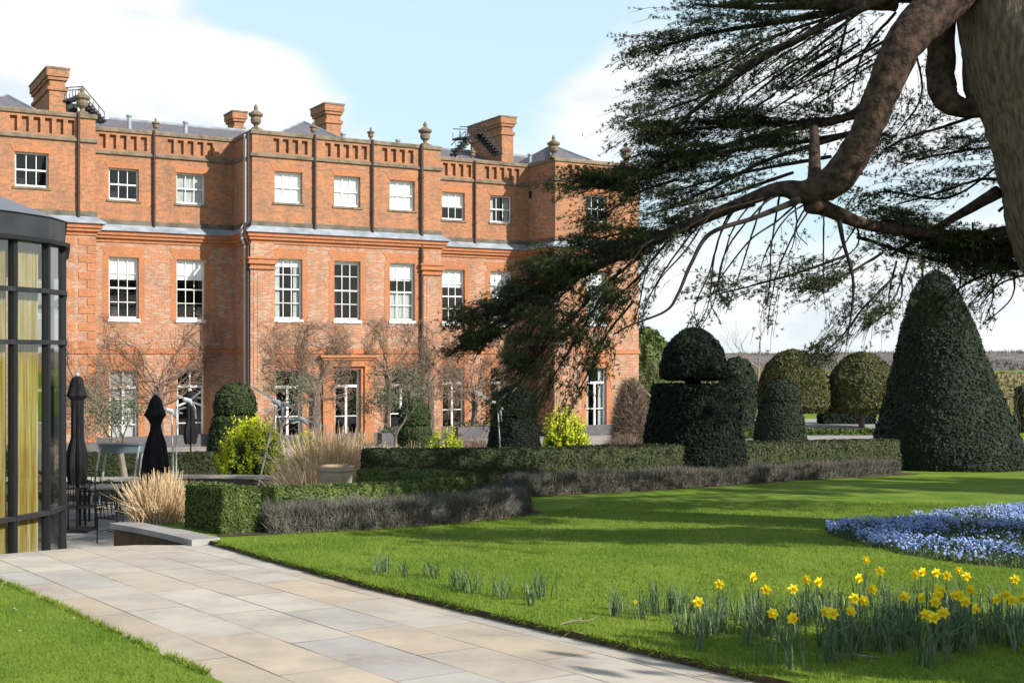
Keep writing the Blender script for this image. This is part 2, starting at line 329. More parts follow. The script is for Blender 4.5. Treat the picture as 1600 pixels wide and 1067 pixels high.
M['euphleaf'] = mat('euphorbia_leaves', (0.05, 0.10, 0.05), 0.6, c2=(0.09, 0.15, 0.07), scale=5, island=0.6)
M['daff_leaf'] = mat('daffodil_leaves', (0.036, 0.074, 0.028), 0.5, c2=(0.17, 0.24, 0.125), scale=6, island=0.6, trans=0.2, spec=0.4)
M['petal'] = mat('yellow_petals', (0.90, 0.74, 0.012), 0.5, c2=(0.92, 0.80, 0.04), scale=8, trans=0.3)
M['trumpet'] = mat('yellow_trumpet', (0.88, 0.60, 0.008), 0.5, trans=0.2)
M['blueflower'] = mat('blue_flowers', (0.09, 0.19, 0.56), 0.6, c2=(0.44, 0.54, 0.84), scale=2.0, island=0.75, trans=0.2)
M['greenleaf'] = mat('bed_leaves', (0.035, 0.070, 0.020), 0.7, c2=(0.07, 0.115, 0.035), scale=5, island=0.6)
M['fabric'] = mat('black_canvas', (0.004, 0.004, 0.005), 0.85, c2=(0.012, 0.011, 0.013), scale=4, stretch=(5, 5, 0.7))
M['curtain_y'] = mat('yellow_curtain', (0.58, 0.42, 0.07), 0.85, c2=(0.85, 0.74, 0.42), scale=4, stretch=(7, 7, 0.25), lo=0.4, hi=0.6, trans=0.2)
M['terracotta'] = mat('pale_clay', (0.48, 0.38, 0.27), 0.85, c2=(0.36, 0.27, 0.19), scale=5)
M['pale_stone'] = mat('pale_stone', (0.50, 0.46, 0.40), 0.8, c2=(0.33, 0.30, 0.26), scale=6)
M['woods'] = mat('bare_woods', (0.115, 0.098, 0.090), 0.95, c2=(0.19, 0.165, 0.15), scale=0.35, detail=8)
M['tan'] = mat('tan_shrub', (0.26, 0.22, 0.12), 0.9, c2=(0.16, 0.14, 0.07), scale=2, island=0.6)
# ------------------------------------------------------------------ ground, lawn, path, patio
def sheet(name, pts, zf, m, kind='structure', skirt=0.0, skirtmat=None):
    mb = MB(); mb.poly([(x, y, zf(y)) for x, y in pts])
    k = len(pts)
    if skirt:
        for i in range(k):
            a, b = pts[i], pts[(i+1) % k]
            mb.quad((a[0], a[1], zf(a[1]) - skirt), (b[0], b[1], zf(b[1]) - skirt), (b[0], b[1], zf(b[1])), (a[0], a[1], zf(a[1])))
    o = mb.build(name, m); tag(o, kind=kind)
    if skirt and skirtmat:
        o.data.materials.append(skirtmat)
        for p in list(o.data.polygons)[1:]: p.material_index = 1
    return o
sheet('ground', [(-900, -300), (900, -300), (900, 1500), (-900, 1500)], lambda y: -2.36, M['grass'])
LZ = 0.05
path_R = [(0.0, -6.0), (6.6, 0.2), (1.51, 7.55), (-0.2, 9.92), (-1.44, 11.7), (-2.55, 13.45), (-3.6, 15.2)]
path_R[0] = (13.5, -9.0); path_R[1] = (7.0, 0.0)
# the lawn in front of the house (slopes down away from the path)
def slope(y): return lawn_z(y)
lawn_pts = [(7.0, 0.0), (45, 0.0), (80, 50.9), (12.5, 50.9), (9.6, 33.2), (3.3, 28.2), (-0.2, 25.4), (-3.1, 24.5), (-2.5, 20.9), (-5.25, 17.5), (-3.62, 15.2),
            (-2.55, 13.45), (-1.44, 11.7), (-0.2, 9.92), (1.51, 7.55)]
sheet('lawn', lawn_pts, lambda y: slope(y) + LZ, M['grass'], skirt=0.9, skirtmat=M['soil'])
sheet('lawn', [(-45, 0), (3.3, 0.0), (-1.84, 7.55), (-2.58, 8.6), (-3.84, 10.4), (-4.8, 11.7), (-6.4, 13.9), (-45, 13.9)], lambda y: slope(y) + LZ, M['grass'], skirt=0.6, skirtmat=M['soil'])
sheet('lawn', [(-45, -30), (60, -30), (60, -0.002), (-45, -0.002)], lambda y: LZ, M['grass'], skirt=0.6, skirtmat=M['soil'])
# paved path
def paving():
    m = bpy.data.materials.new('riven_paving'); m.use_nodes = True; t = m.node_tree; b = t.nodes['Principled BSDF']
    b.inputs['Roughness'].default_value = 0.75; b.inputs['Specular IOR Level'].default_value = 0.3
    tcn = N(t, 'ShaderNodeTexCoord'); mp = N(t, 'ShaderNodeMapping', vector_type='POINT'); mp.inputs['Rotation'].default_value = (0, 0, -math.atan2(0.82, -0.572)); mp.inputs['Location'].default_value = (0.3, 0.13, 0)
    t.links.new(tcn.outputs['Object'], mp.inputs[0])
    br = N(t, 'ShaderNodeTexBrick'); br.offset = 0.37; br.offset_frequency = 2; br.squash = 0.72; br.squash_frequency = 3
    br.inputs['Scale'].default_value = 1; br.inputs['Brick Width'].default_value = 1.5; br.inputs['Row Height'].default_value = 0.52
    br.inputs['Mortar Size'].default_value = 0.007; br.inputs['Mortar Smooth'].default_value = 0.2; br.inputs['Bias'].default_value = 0.0
    br.inputs['Color1'].default_value = (0, 0, 0, 1); br.inputs['Color2'].default_value = (1, 1, 1, 1); br.inputs['Mortar'].default_value = (0.5, 0.5, 0.5, 1)
    t.links.new(mp.outputs[0], br.inputs['Vector'])
    cr = N(t, 'ShaderNodeValToRGB'); e = cr.color_ramp.elements; e[0].position = 0.0; e[0].color = (0.47, 0.39, 0.29, 1); e[1].position = 1.0; e[1].color = (0.42, 0.40, 0.38, 1)
    for p_, c_ in ((0.25, (0.54, 0.45, 0.34, 1)), (0.5, (0.46, 0.415, 0.35, 1)), (0.75, (0.54, 0.50, 0.43, 1))):
        q = e.new(p_); q.color = c_
    t.links.new(br.outputs['Color'], cr.inputs[0])
    n = N(t, 'ShaderNodeTexNoise'); n.inputs['Scale'].default_value = 1.6; n.inputs['Detail'].default_value = 7; n.inputs['Roughness'].default_value = 0.62; t.links.new(mp.outputs[0], n.inputs[0])
    r = N(t, 'ShaderNodeMapRange'); r.inputs['From Min'].default_value = 0.42; r.inputs['From Max'].default_value = 0.78; r.inputs['To Max'].default_value = 0.85; t.links.new(n.outputs[0], r.inputs['Value'])
    x = N(t, 'ShaderNodeMix', data_type='RGBA'); x.inputs[7].default_value = (0.27, 0.235, 0.215, 1); t.links.new(r.outputs[0], x.inputs['Factor']); t.links.new(cr.outputs[0], x.inputs[6])
    n3 = N(t, 'ShaderNodeTexNoise'); n3.inputs['Scale'].default_value = 14; n3.inputs['Detail'].default_value = 5; t.links.new(mp.outputs[0], n3.inputs[0])
    r3 = N(t, 'ShaderNodeMapRange'); r3.inputs['From Min'].default_value = 0.45; r3.inputs['From Max'].default_value = 0.8; r3.inputs['To Max'].default_value = 0.6; t.links.new(n3.outputs[0], r3.inputs['Value'])
    x3 = N(t, 'ShaderNodeMix', data_type='RGBA'); x3.inputs[7].default_value = (0.50, 0.40, 0.28, 1); t.links.new(r3.outputs[0], x3.inputs['Factor']); t.links.new(x.outputs[2], x3.inputs[6])
    # joints: dark where the sand has washed out, nearly gone elsewhere
    n2 = N(t, 'ShaderNodeTexNoise'); n2.inputs['Scale'].default_value = 0.9; t.links.new(mp.outputs[0], n2.inputs[0])
    r2 = N(t, 'ShaderNodeMapRange'); r2.inputs['From Min'].default_value = 0.4; r2.inputs['From Max'].default_value = 0.6; r2.inputs['To Min'].default_value = 0.25; t.links.new(n2.outputs[0], r2.inputs['Value'])
    mu = N(t, 'ShaderNodeMath', operation='MULTIPLY'); t.links.new(br.outputs['Fac'], mu.inputs[0]); t.links.new(r2.outputs[0], mu.inputs[1])
    y = N(t, 'ShaderNodeMix', data_type='RGBA'); y.inputs[7].default_value = (0.06, 0.045, 0.03, 1); t.links.new(mu.outputs[0], y.inputs['Factor']); t.links.new(x3.outputs[2], y.inputs[6])
    t.links.new(y.outputs[2], b.inputs['Base Color'])
    bp = N(t, 'ShaderNodeBump'); bp.inputs['Strength'].default_value = 0.25; bp.inputs['Distance'].default_value = 0.01; t.links.new(n3.outputs[0], bp.inputs['Height']); t.links.new(bp.outputs[0], b.inputs['Normal'])
    return m
M['paving'] = paving()
sheet('path', [(3.29, 0.0), (7.01, 0.0), (1.52, 7.55), (-0.19, 9.92), (-1.43, 11.7), (-2.54, 13.45), (-3.6, 15.25), (-4.6, 15.3), (-5.3, 14.9), (-5.87, 14.3), (-6.47, 13.9), (-4.87, 11.7), (-3.91, 10.4), (-2.65, 8.6), (-1.91, 7.55)],
      lambda y: slope(y), M['paving'], skirt=1.6, skirtmat=M['pale_stone'])
# sunken patio between the lawn and the house
def patio_z(y): return -1.75 - max(0.0, min(0.5, (y - 31) * 0.03))
for i, (ya, yb) in enumerate(((15.26, 31.0), (31.0, 47.6))):
    mb = MB(); mb.quad((-45, ya, patio_z(ya)), (14, ya, patio_z(ya)), (16, yb, patio_z(yb)), (-45, yb, patio_z(yb)))
    tag(mb.build('patio', M['patio']), kind='structure')
mb = MB(); mb.quad((-45, 47.6, -2.25), (16, 47.6, -2.25), (22, 75, -2.25), (-45, 75, -2.25)); tag(mb.build('patio', M['patio']), kind='structure')
# pale gravel walks in the far garden
for x0, x1, y0, y1 in ((9, 40, 56.0, 58.2), (9, 40, 63.5, 64.6)):
    mb = MB(); mb.quad((x0, y0, -2.355), (x1, y0, -2.355), (x1, y1, -2.355), (x0, y1, -2.355)); tag(mb.build('path', M['gravel']), kind='structure')
mb = MB(); mb.quad((7.5, 48, -2.2), (13, 48, -2.2), (16, 55, -2.2), (11.5, 55, -2.2)); tag(mb.build('path', M['gravel']), kind='structure')
# hill of bare woods on the skyline
mb = MB(); n = 60; top = []
hx = np.linspace(-400, 700, n)
for i, x in enumerate(hx):
    t = 1.9 + 0.25 * math.sin(x * 0.021 + 0.7) + 0.25 * math.sin(x * 0.063) + 0.5 * min(max((x - 100) / 25, 0), 1)
    mb.v += [(x, 300, -3), (x, 330, t * 0.6 - 0.6), (x, 370, t), (x, 420, -3)]
for i in range(n - 1):
    for j in range(3): a = i*4 + j; mb.f.append((a, a+4, a+5, a+1))
tag(mb.build('hill', M['woods'], smooth=True), kind='structure')
n = 16000; xs = rng.uniform(-60, 260, n); tt = 1.9 + 0.25*np.sin(xs*0.021 + 0.7) + 0.25*np.sin(xs*0.063) + 0.5*np.clip((xs-100)/25, 0, 1); fr = rng.random(n)
ys = 300 + 70*fr; zs = -3 + (tt+3)*np.clip(fr*1.02, 0, 1)**0.6 + 0.35*np.sin(xs*0.37)*np.sin(xs*0.11+1)
tag(npmesh('bare_woods', needles(np.stack([xs, ys, zs - 0.7], 1), 3, 1.5, 0.16, up=1.6), 3, M['woods']), 'far-off grey-brown leafless woods along the skyline', 'woods', kind='stuff')

# retaining wall with pale coping round the end of the lawn
rw = empty('retaining_wall', (-4.4, 16.3, -1.75), 0, 'low brown retaining wall with pale stone coping at the end of the paved path', 'wall')
def wallrun(pts, z0f, z1f, th, m, name, parent):
    mb = MB()
    for a, b in zip(pts[:-1], pts[1:]):
        d = Vector((b[0]-a[0], b[1]-a[1])).normalized(); nx, ny = -d.y*th/2, d.x*th/2
        A, B, C_, D = (a[0]-nx, a[1]-ny), (b[0]-nx, b[1]-ny), (b[0]+nx, b[1]+ny), (a[0]+nx, a[1]+ny)
        n = len(mb.v)
        mb.v += [(*A, z0f(a[1])), (*B, z0f(b[1])), (*C_, z0f(b[1])), (*D, z0f(a[1])), (*A, z1f(a[1])), (*B, z1f(b[1])), (*C_, z1f(b[1])), (*D, z1f(a[1]))]
        mb.f += [(n,n+3,n+2,n+1),(n+4,n+5,n+6,n+7),(n,n+1,n+5,n+4),(n+1,n+2,n+6,n+5),(n+2,n+3,n+7,n+6),(n+3,n,n+4,n+7)]
    o = mb.build(name, m, parent)
    if parent: o.matrix_parent_inverse = parent.matrix_basis.inverted()
    return o
rw_pts = [(-3.75, 15.3), (-4.3, 16.1), (-4.9, 16.9), (-5.5, 17.6)]
wallrun(rw_pts, lambda y: -1.78, lambda y: slope(y) + 0.0, 0.24, mat('wall_brown', (0.12, 0.075, 0.045), 0.9, c2=(0.07, 0.045, 0.03), scale=6), 'wall', rw)
wallrun(rw_pts, lambda y: slope(y) + 0.002, lambda y: slope(y) + 0.075, 0.36, M['patio'], 'coping', rw)

# grass blades along the near lawn, one mass nobody could count
def in_poly(x, y, P):
    c = np.zeros(len(x), bool); n = len(P)
    for i in range(n):
        x1, y1 = P[i]; x2, y2 = P[(i+1) % n]
        m = ((y1 > y) != (y2 > y)) & (x < (x2-x1)*(y-y1)/((y2-y1) if y2 != y1 else 1e-9) + x1); c ^= m
    return c
bed_pts = [(4.25, 16.9), (4.08, 16.1), (4.15, 15.1), (4.35, 13.9), (4.7, 13.0), (5.35, 12.5), (7, 11.8), (12, 11.8), (14, 16), (13.5, 19.5), (11.5, 21.0), (9, 20.7), (7.5, 19.7), (5.9, 18.5), (4.9, 17.6)]
lp = [(1.53, 7.55), (-0.18, 9.92), (-1.42, 11.7), (-2.53, 13.45), (-3.5, 15.1), (-2.9, 16.2), (0.3, 18.9), (1.5, 21.5), (10, 21.5), (14, 19), (8, 6.4), (2.3, 6.4)]
left_lp = [(-1.86, 7.5), (-2.6, 8.55), (-3.86, 10.35), (-4.82, 11.65), (-6.3, 13.8), (-8, 13.8), (-5, 6.4), (-1.1, 6.4)]
P = []
for poly, n in ((lp, 260000), (left_lp, 60000)):
    xs = rng.uniform(min(p[0] for p in poly), max(p[0] for p in poly), n); ys = 6.4 + (21.5 - 6.4) * rng.random(n) ** 1.5
    k = in_poly(xs, ys, poly) & ~in_poly(xs, ys, bed_pts) & (np.abs(xs) < ys * 0.43 + 0.4); xs, ys = xs[k], ys[k]
    P.append(np.stack([xs, ys, -0.045*ys + LZ - 0.004], 1))
P = np.concatenate(P)
V = needles(P, 1, 0.042, 0.0042, up=2.0)
E_ = []                                                  # longer tufts leaning over the cut edge of the path
for a, b in zip([(1.52, 7.55), (-0.19, 9.92), (-1.43, 11.7), (-2.54, 13.45), (-1.84, 7.55), (-2.58, 8.6), (-3.84, 10.4), (-4.8, 11.7)], [(-0.19, 9.92), (-1.43, 11.7), (-2.54, 13.45), (-3.6, 15.2), (-2.58, 8.6), (-3.84, 10.4), (-4.8, 11.7), (-6.3, 13.8)]):
    t_ = rng.random(1500); q_ = np.stack([a[0] + (b[0]-a[0])*t_ + rng.normal(0, 0.012, 1500), a[1] + (b[1]-a[1])*t_, np.zeros(1500)], 1); q_[:, 2] = -0.045*q_[:, 1] + LZ - 0.008; q_ = q_[smooth_noise(q_, 9, 5) > -0.25]; E_.append(q_)
V = np.concatenate([V, needles(np.concatenate(E_), 1, 0.06, 0.0045, up=0.5)])
tag(npmesh('grass', V, 3, M['blade']), 'short mown grass of the lawn beside the paved path', 'grass', kind='stuff')
# tiny daisies in the left lawn
n = 60; xs = rng.uniform(-6.2, -3.2, n); ys = rng.uniform(8.6, 11.5, n); k = in_poly(xs, ys, left_lp); xs, ys = xs[k], ys[k]
V = leaf_quads(np.stack([xs, ys, -0.045*ys + LZ + 0.035], 1), 0.012, nrm=np.tile([[0, 0, 1.0]], (len(xs), 1)), flat=0.9, aspect=1.0)
tag(npmesh('daisies', V, 4, M['white']), 'tiny white daisies scattered in the left strip of lawn', 'daisies', kind='stuff')
# ------------------------------------------------------------------ the brick mansion (local frame: x along the front, y into the house, z = height in the scene)
UX, UY = 0.8680, 0.4964; HC = 49.9; S0 = 16.2169
HX, HY = UX*S0 - UY*HC, UY*S0 + UX*HC
house = empty('brick_mansion', (HX, HY, 0), math.atan2(UY, UX), 'long three-storey red brick mansion with pale sash windows and a brick parapet, behind the garden', 'mansion')
ZB, ZW0 = -2.3, 10.75
def hs(px, yo=0.0):
    xr = (px - 800) / F; Y = (HC + yo) / (-UY*xr + UX); return UX*xr*Y + UY*Y - S0
def hz(px, py, yo=0.0):
    xr = (px - 800) / F; Y = (HC + yo) / (-UY*xr + UX); return EYE - (py - HOR)/F*Y
def Hw(x, y, z): return Vector((HX + UX*x - UY*y, HY + UY*x + UX*y, z))
REC = 2.45
UPZ, FZ, GZ = (7.95, 9.25), (3.10, 5.62), (-2.12, 1.0)
RV = 0.25                                                # depth of the window reveals
def wallpanel(name, x0, x1, y, z0, z1, holes, m, parent=house, rev=RV):
    mb = MB(); xs = sorted({x0, x1} | {h[0] for h in holes} | {h[1] for h in holes}); zs = sorted({z0, z1} | {h[2] for h in holes} | {h[3] for h in holes})
    for i in range(len(xs)-1):
        for j in range(len(zs)-1):
            cx, cz = (xs[i]+xs[i+1])/2, (zs[j]+zs[j+1])/2
            if any(h[0] < cx < h[1] and h[2] < cz < h[3] for h in holes): continue
            mb.quad((xs[i], y, zs[j]), (xs[i+1], y, zs[j]), (xs[i+1], y, zs[j+1]), (xs[i], y, zs[j+1]))
    for a, b, c, d in holes:
        e = y + rev
        mb.quad((a, y, c), (a, y, d), (a, e, d), (a, e, c)); mb.quad((b, y, d), (b, y, c), (b, e, c), (b, e, d))
        mb.quad((a, y, d), (b, y, d), (b, e, d), (a, e, d)); mb.quad((b, y, c), (a, y, c), (a, e, c), (b, e, c))
    return mb.build(name, m, parent)

def window(xc, w, z0, z1, y, cols, rows, blind=0.0, sill='stone', fill=None, style='sash', arch=0.0):
    """a sash window set y deep: frame > glass, blind, room behind"""
    x0, x1 = xc - w/2, xc + w/2; yf = y + 0.155; mb = MB(); fr = 0.06
    mb.box(x0, x0+fr, yf, yf+0.07, z0, z1); mb.box(x1-fr, x1, yf, yf+0.07, z0, z1)
    mb.box(x0+fr, x1-fr, yf, yf+0.07, z1-fr, z1); mb.box(x0+fr, x1-fr, yf, yf+0.07, z0, z0+0.09)
    bt = 0.027
    if style == 'sash':
        zm = (z0 + z1)/2; mb.box(x0+fr, x1-fr, yf+0.004, yf+0.066, zm-0.03, zm+0.03)
        for i in range(1, cols):
            cx = x0+fr + (w-2*fr)*i/cols; mb.box(cx-bt/2, cx+bt/2, yf+0.02, yf+0.05, z0+0.09, z1-fr)
        for i in range(1, rows):
            if i*2 == rows: continue
            cz = z0+0.09 + (z1-fr-z0-0.09)*i/rows; mb.box(x0+fr, x1-fr, yf+0.017, yf+0.053, cz-bt/2, cz+bt/2)
    else:                                                # tall French window with a transom light
        zt = z1 - 0.72; mb.box(x0+fr, x1-fr, yf-0.01, yf+0.062, zt-0.06, zt+0.05)
        mb.box(xc-0.05, xc+0.05, yf+0.002, yf+0.066, z0+0.09, zt-0.06)
        if style == 'arched': mb.box(xc-0.03, xc+0.03, yf+0.002, yf+0.066, zt+0.05, z1-fr)
        for k in (0.36, 0.80):
            cz = z0 + (zt-z0)*k if style == 'arched' else z0 + (zt-z0)*0.48
            mb.box(x0+fr, x1-fr, yf+0.017, yf+0.053, cz-0.02, cz+0.02)
            if style != 'arched': break
        for s in (-1, 1): mb.box(xc+s*(w/2-fr)-0.03, xc+s*(w/2-fr)+0.03, yf+0.003, yf+0.064, z0+0.09, zt-0.06)
    f = mb.build('window', M['white'], house)
    g = MB(); g.quad((x0+0.02, yf+0.035, z0+0.02), (x1-0.02, yf+0.035, z0+0.02), (x1-0.02, yf+0.035, z1-0.02), (x0+0.02, yf+0.035, z1-0.02)); g.build('pane', M['glass'], f)
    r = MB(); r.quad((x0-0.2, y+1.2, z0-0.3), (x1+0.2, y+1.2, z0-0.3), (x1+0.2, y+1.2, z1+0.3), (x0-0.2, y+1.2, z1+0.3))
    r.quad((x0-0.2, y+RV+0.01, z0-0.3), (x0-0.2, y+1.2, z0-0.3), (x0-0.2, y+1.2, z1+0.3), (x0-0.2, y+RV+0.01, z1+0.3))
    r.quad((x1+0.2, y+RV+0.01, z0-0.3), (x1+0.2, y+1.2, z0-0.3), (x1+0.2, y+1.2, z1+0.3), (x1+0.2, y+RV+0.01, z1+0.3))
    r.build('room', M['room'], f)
    if blind > 0:
        b = MB(); zb = z1 - (z1-z0)*blind; b.box(x0+0.05, x1-0.05, yf+0.10, yf+0.115, zb, z1-0.03); b.build('blind', M['blind'], f)
    if fill == 'curtain':
        b = MB(); b.box(x0+0.04, x1-0.04, yf+0.14, yf+0.15, z0+0.05, z1-0.03); b.build('curtain', M['curtain'], f)
    elif fill == 'lower':
        b = MB(); b.box(x0+0.06, x1-0.06, yf+0.14, yf+0.15, z0+0.05, (z0+z1)/2); b.build('curtain', M['curtain'], f)
    elif fill == 'side':
        for s in (-1, 1):
            b = MB(); a_, c_ = sorted((xc+s*(w/2-0.05), xc+s*(w/2-0.30))); b.box(a_, c_, yf+0.14, yf+0.18, z0+0.05, z1-0.03); b.build('curtain', M['curtain'], f)
    if sill == 'stone':
        s_ = MB(); s_.box(x0-0.09, x1+0.09, y-0.05, y+RV-0.02, z0-0.09, z0-0.002); s_.build('sill', M['stone'], f)
    elif sill == 'white':
        s_ = MB(); s_.box(x0-0.05, x1+0.05, y-0.06, y+RV-0.02, z0-0.13, z0-0.002); s_.build('sill', M['white'], f)
    return f

# bays: (x centre, block offset)
LW, RW_ = -6.24, 14.66; XL, XR = -13.2, hs(998, 0); CR = 8.65
up = [(-8.56, 0, 0, None, 2), (-4.62, REC, 0, None, 2), (-1.86, REC, 0.0, 'curtain', 2), (1.57, 0, 1, None, 2), (4.2, 0, 1, None, 2), (6.78, 0, 0.93, None, 2), (10.55, REC, 0.55, None, 2), (13.12, REC, 0, 'side', 2)]
r9 = (hs(932, 0)); up.append((r9, 0, 0, None, 2))
r10 = r9 + 2.45
WU, WF = 1.2, 1.2
secs = [(XL, LW, 0), (LW, 0.0, REC), (0.0, CR, 0), (CR, RW_, REC), (RW_, XR, 0)]
holes = {i: [] for i in range(5)}
def sec_of(x): return next(i for i, s in enumerate(secs) if s[0] <= x < s[1])
allw = [u[0] for u in up] + [-11.3]
kinds = {}
for x in allw:
    i = sec_of(x); y = secs[i][2]
    holes[i] += [(x-WU/2, x+WU/2, *UPZ), (x-WF/2, x+WF/2, *FZ), (x-0.58, x+0.58, *GZ)]
for i, (x0, x1, y) in enumerate(secs):
    h = [q for q in holes[i]]
    wallpanel('wall', x0, x1, y, 6.55, ZW0 - 0.9, [q for q in h if q[2] > 6], M['brick'])
    wallpanel('wall', x0, x1, y, ZB, 6.55, [q for q in h if q[2] < 6], M['brick_mottled'])
# returns between the projecting and the set-back parts, and the two ends
mb = MB()
for x in (LW, CR): mb.quad((x, 0, ZB), (x, REC, ZB), (x, REC, 9.85), (x, 0, 9.85))
for x in (0.0, RW_): mb.quad((x, REC, ZB), (x, 0, ZB), (x, 0, 9.85), (x, REC, 9.85))
mb.quad((XR, 0, ZB), (XR, 15, ZB), (XR, 15, 10.75), (XR, 0, 10.75)); mb.quad((XL, 15, ZB), (XL, 0, ZB), (XL, 0, 10.75), (XL, 15, 10.75)); mb.quad((XR, 15, ZB), (XL, 15, ZB), (XL, 15, 10.75), (XR, 15, 10.75))
mb.build('wall', M['brick_mottled'], house)

for (x, y, bl, fill, rows) in up: window(x, WU, *UPZ, y, 3, 2, bl, 'stone', fill)
window(-11.3, WU, *UPZ, 0, 3, 2, 0)
fl = [(-4.62, REC, 0.36, None), (-1.86, REC, 0.34, None), (1.57, 0, 0.13, 'side'), (4.2, 0, 0.06, None), (6.84, 0, 0.30, 'lower'), (10.55, REC, 0.33, None), (13.16, REC, 0.28, 'curtain'), (r9, 0, 0.2, 'curtain'), (-8.56, 0, 0.2, None), (-11.3, 0, 0.2, None)]
for x, y, bl, fill in fl:
    x = min(allw, key=lambda q: abs(q - x)); window(x, WF, *FZ, y, 3, 4, bl, 'white', fill)
gw = [(-4.62, 'arched', 'curtain'), (-1.86, 'arched', None), (1.57, 'french', None), (6.84, 'french', None), (10.55, 'french', None), (13.16, 'french', None), (r9, 'french', 'side'), (-8.56, 'french', None), (-11.3, 'french', None)]
for x, st, fill in gw:
    x = min(allw, key=lambda q: abs(q - x)); window(x, 1.16, *GZ, secs[sec_of(x)][2], 2, 3, 0, None, fill, style=st)

# rubbed red dressings beside and above each opening, a few millimetres proud
for x in allw:
    y = secs[sec_of(x)][2]
    for (z0, z1, w, ah, tp) in ((FZ[0], FZ[1], WF, 0.42, 0.30), (GZ[0], GZ[1], 1.16, 0.55, 0.30), (UPZ[1], UPZ[1], WU, 0.26, 0.18)):
        mb = MB(); t = y-0.014; q = 0.10 if z0 != z1 else 0.04
        pts = [(x-w/2-q, z1), (x+w/2+q, z1), (x+w/2+tp, z1+ah), (x-w/2-tp, z1+ah)]
        mb.poly([(a, t, b) for a, b in pts])
        for k in range(4): (a, b), (c, d) = pts[k], pts[(k+1) % 4]; mb.quad((a, y+0.003, b), (c, y+0.003, d), (c, t, d), (a, t, b))
        if z0 != z1:
            for s in (-1, 1):
                a_, c_ = sorted((x + s*w/2, x + s*(w/2 + 0.24))); mb.box(a_, c_, y-0.012, y+0.003, z0-0.1, z1-0.002)
        mb.build('window_arch', M['brick_red'], house)

# sweep of a profile (depth out of the wall, z) along the stepped front
fronts = [(XL, 0), (LW, 0), (LW, REC), (0.0, REC), (0.0, 0), (CR, 0), (CR, REC), (RW_, REC), (RW_, 0), (XR, 0), (XR, 15)]
def offs(d):                                             # the front line moved outwards by d
    out = []
    for i, (x, y) in enumerate(fronts):
        dx = 0
        if x == LW or x == CR: dx = d
        elif x == 0.0 or x == RW_: dx = -d
        elif x == XR: dx = d
        elif x == XL: dx = -d
        yy = y - d if y < 10 else y
        out.append((x + dx, yy))
    return out
def sweep(name, prof, m):
    mb = MB(); rows = [[(x, y, z) for (x, y) in offs(d)] for d, z in prof]
    for a, b in zip(rows[:-1], rows[1:]):
        for i in range(len(a)-1): mb.quad(a[i], a[i+1], b[i+1], b[i])
    return mb.build(name, m, house)
sweep('cornice', [(0.0, 6.20), (0.05, 6.22), (0.05, 6.34), (0.16, 6.37), (0.16, 6.45), (0.24, 6.50), (0.24, 6.60), (0.30, 6.63), (0.30, 6.66), (0.0, 6.66)], M['brick_red'])
sweep('lead_flashing', [(0.30, 6.655), (0.345, 6.66), (0.345, 6.70), (0.05, 6.93), (0.0, 6.935)], M['lead'])
sweep('upper_plinth', [(0.0, 6.9), (0.05, 6.9), (0.05, 7.10), (0.0, 7.14)], M['stone_dark'])
sweep('string_course', [(0.0, 9.76), (0.09, 9.80), (0.09, 9.90), (0.02, 9.95), (0.0, 9.96)], M['stone'])
sweep('plat_band', [(0.0, 1.66), (0.05, 1.66), (0.05, 1.86), (0.0, 1.88)], M['brick_red'])
sweep('plinth', [(0.06, ZB), (0.06, -1.78), (0.0, -1.74)], M['plinth'])
# parapet with recessed panels
cop = MB(); par = []
def parapet(x0, x1, y, niches):
    hh = [(a, a+0.255, 10.02, 10.60) for a in niches]
    o = wallpanel('parapet', x0, x1, y, 9.85, ZW0, hh, M['brick'], rev=0.15)
    mb = MB()
    for a, b, c, d in hh: mb.quad((a, y+0.15, c), (b, y+0.15, c), (b, y+0.15, d), (a, y+0.15, d))
    mb.quad((x1, y+0.35, 9.85), (x0, y+0.35, 9.85), (x0, y+0.35, ZW0), (x1, y+0.35, ZW0)); mb.build('parapet_panel', M['brick'], o)
pit = 0.415
def row(xa, n): return [xa + i*pit for i in range(n)]
parapet(XL, LW, 0, row(hs(117)-0.26-5*pit, 6) + row(-12.8, 6))
parapet(LW, 0, REC, row(hs(155, REC), 5) + row(hs(262, REC), 5))
parapet(0, CR, 0, row(hs(427), 4) + row(hs(508), 5) + row(hs(597), 4))
parapet(CR, RW_, REC, row(hs(692, REC), 4) + row(hs(757, REC), 5))
parapet(RW_, XR, 0, row(hs(887), 5) + row(hs(887)+2.45, 4))
for x in (LW, CR): mb = MB(); mb.quad((x, 0, 9.85), (x, REC, 9.85), (x, REC, ZW0), (x, 0, ZW0)); mb.build('parapet', M['brick'], house)
for x in (0.0, RW_): mb = MB(); mb.quad((x, REC, 9.85), (x, 0, 9.85), (x, 0, ZW0), (x, REC, ZW0)); mb.build('parapet', M['brick'], house)
sweep('coping', [(0.0, 10.70), (0.07, 10.72), (0.07, 10.84), (0.03, 10.89), (-0.4, 10.90), (-0.4, 10.6)], M['stone'])
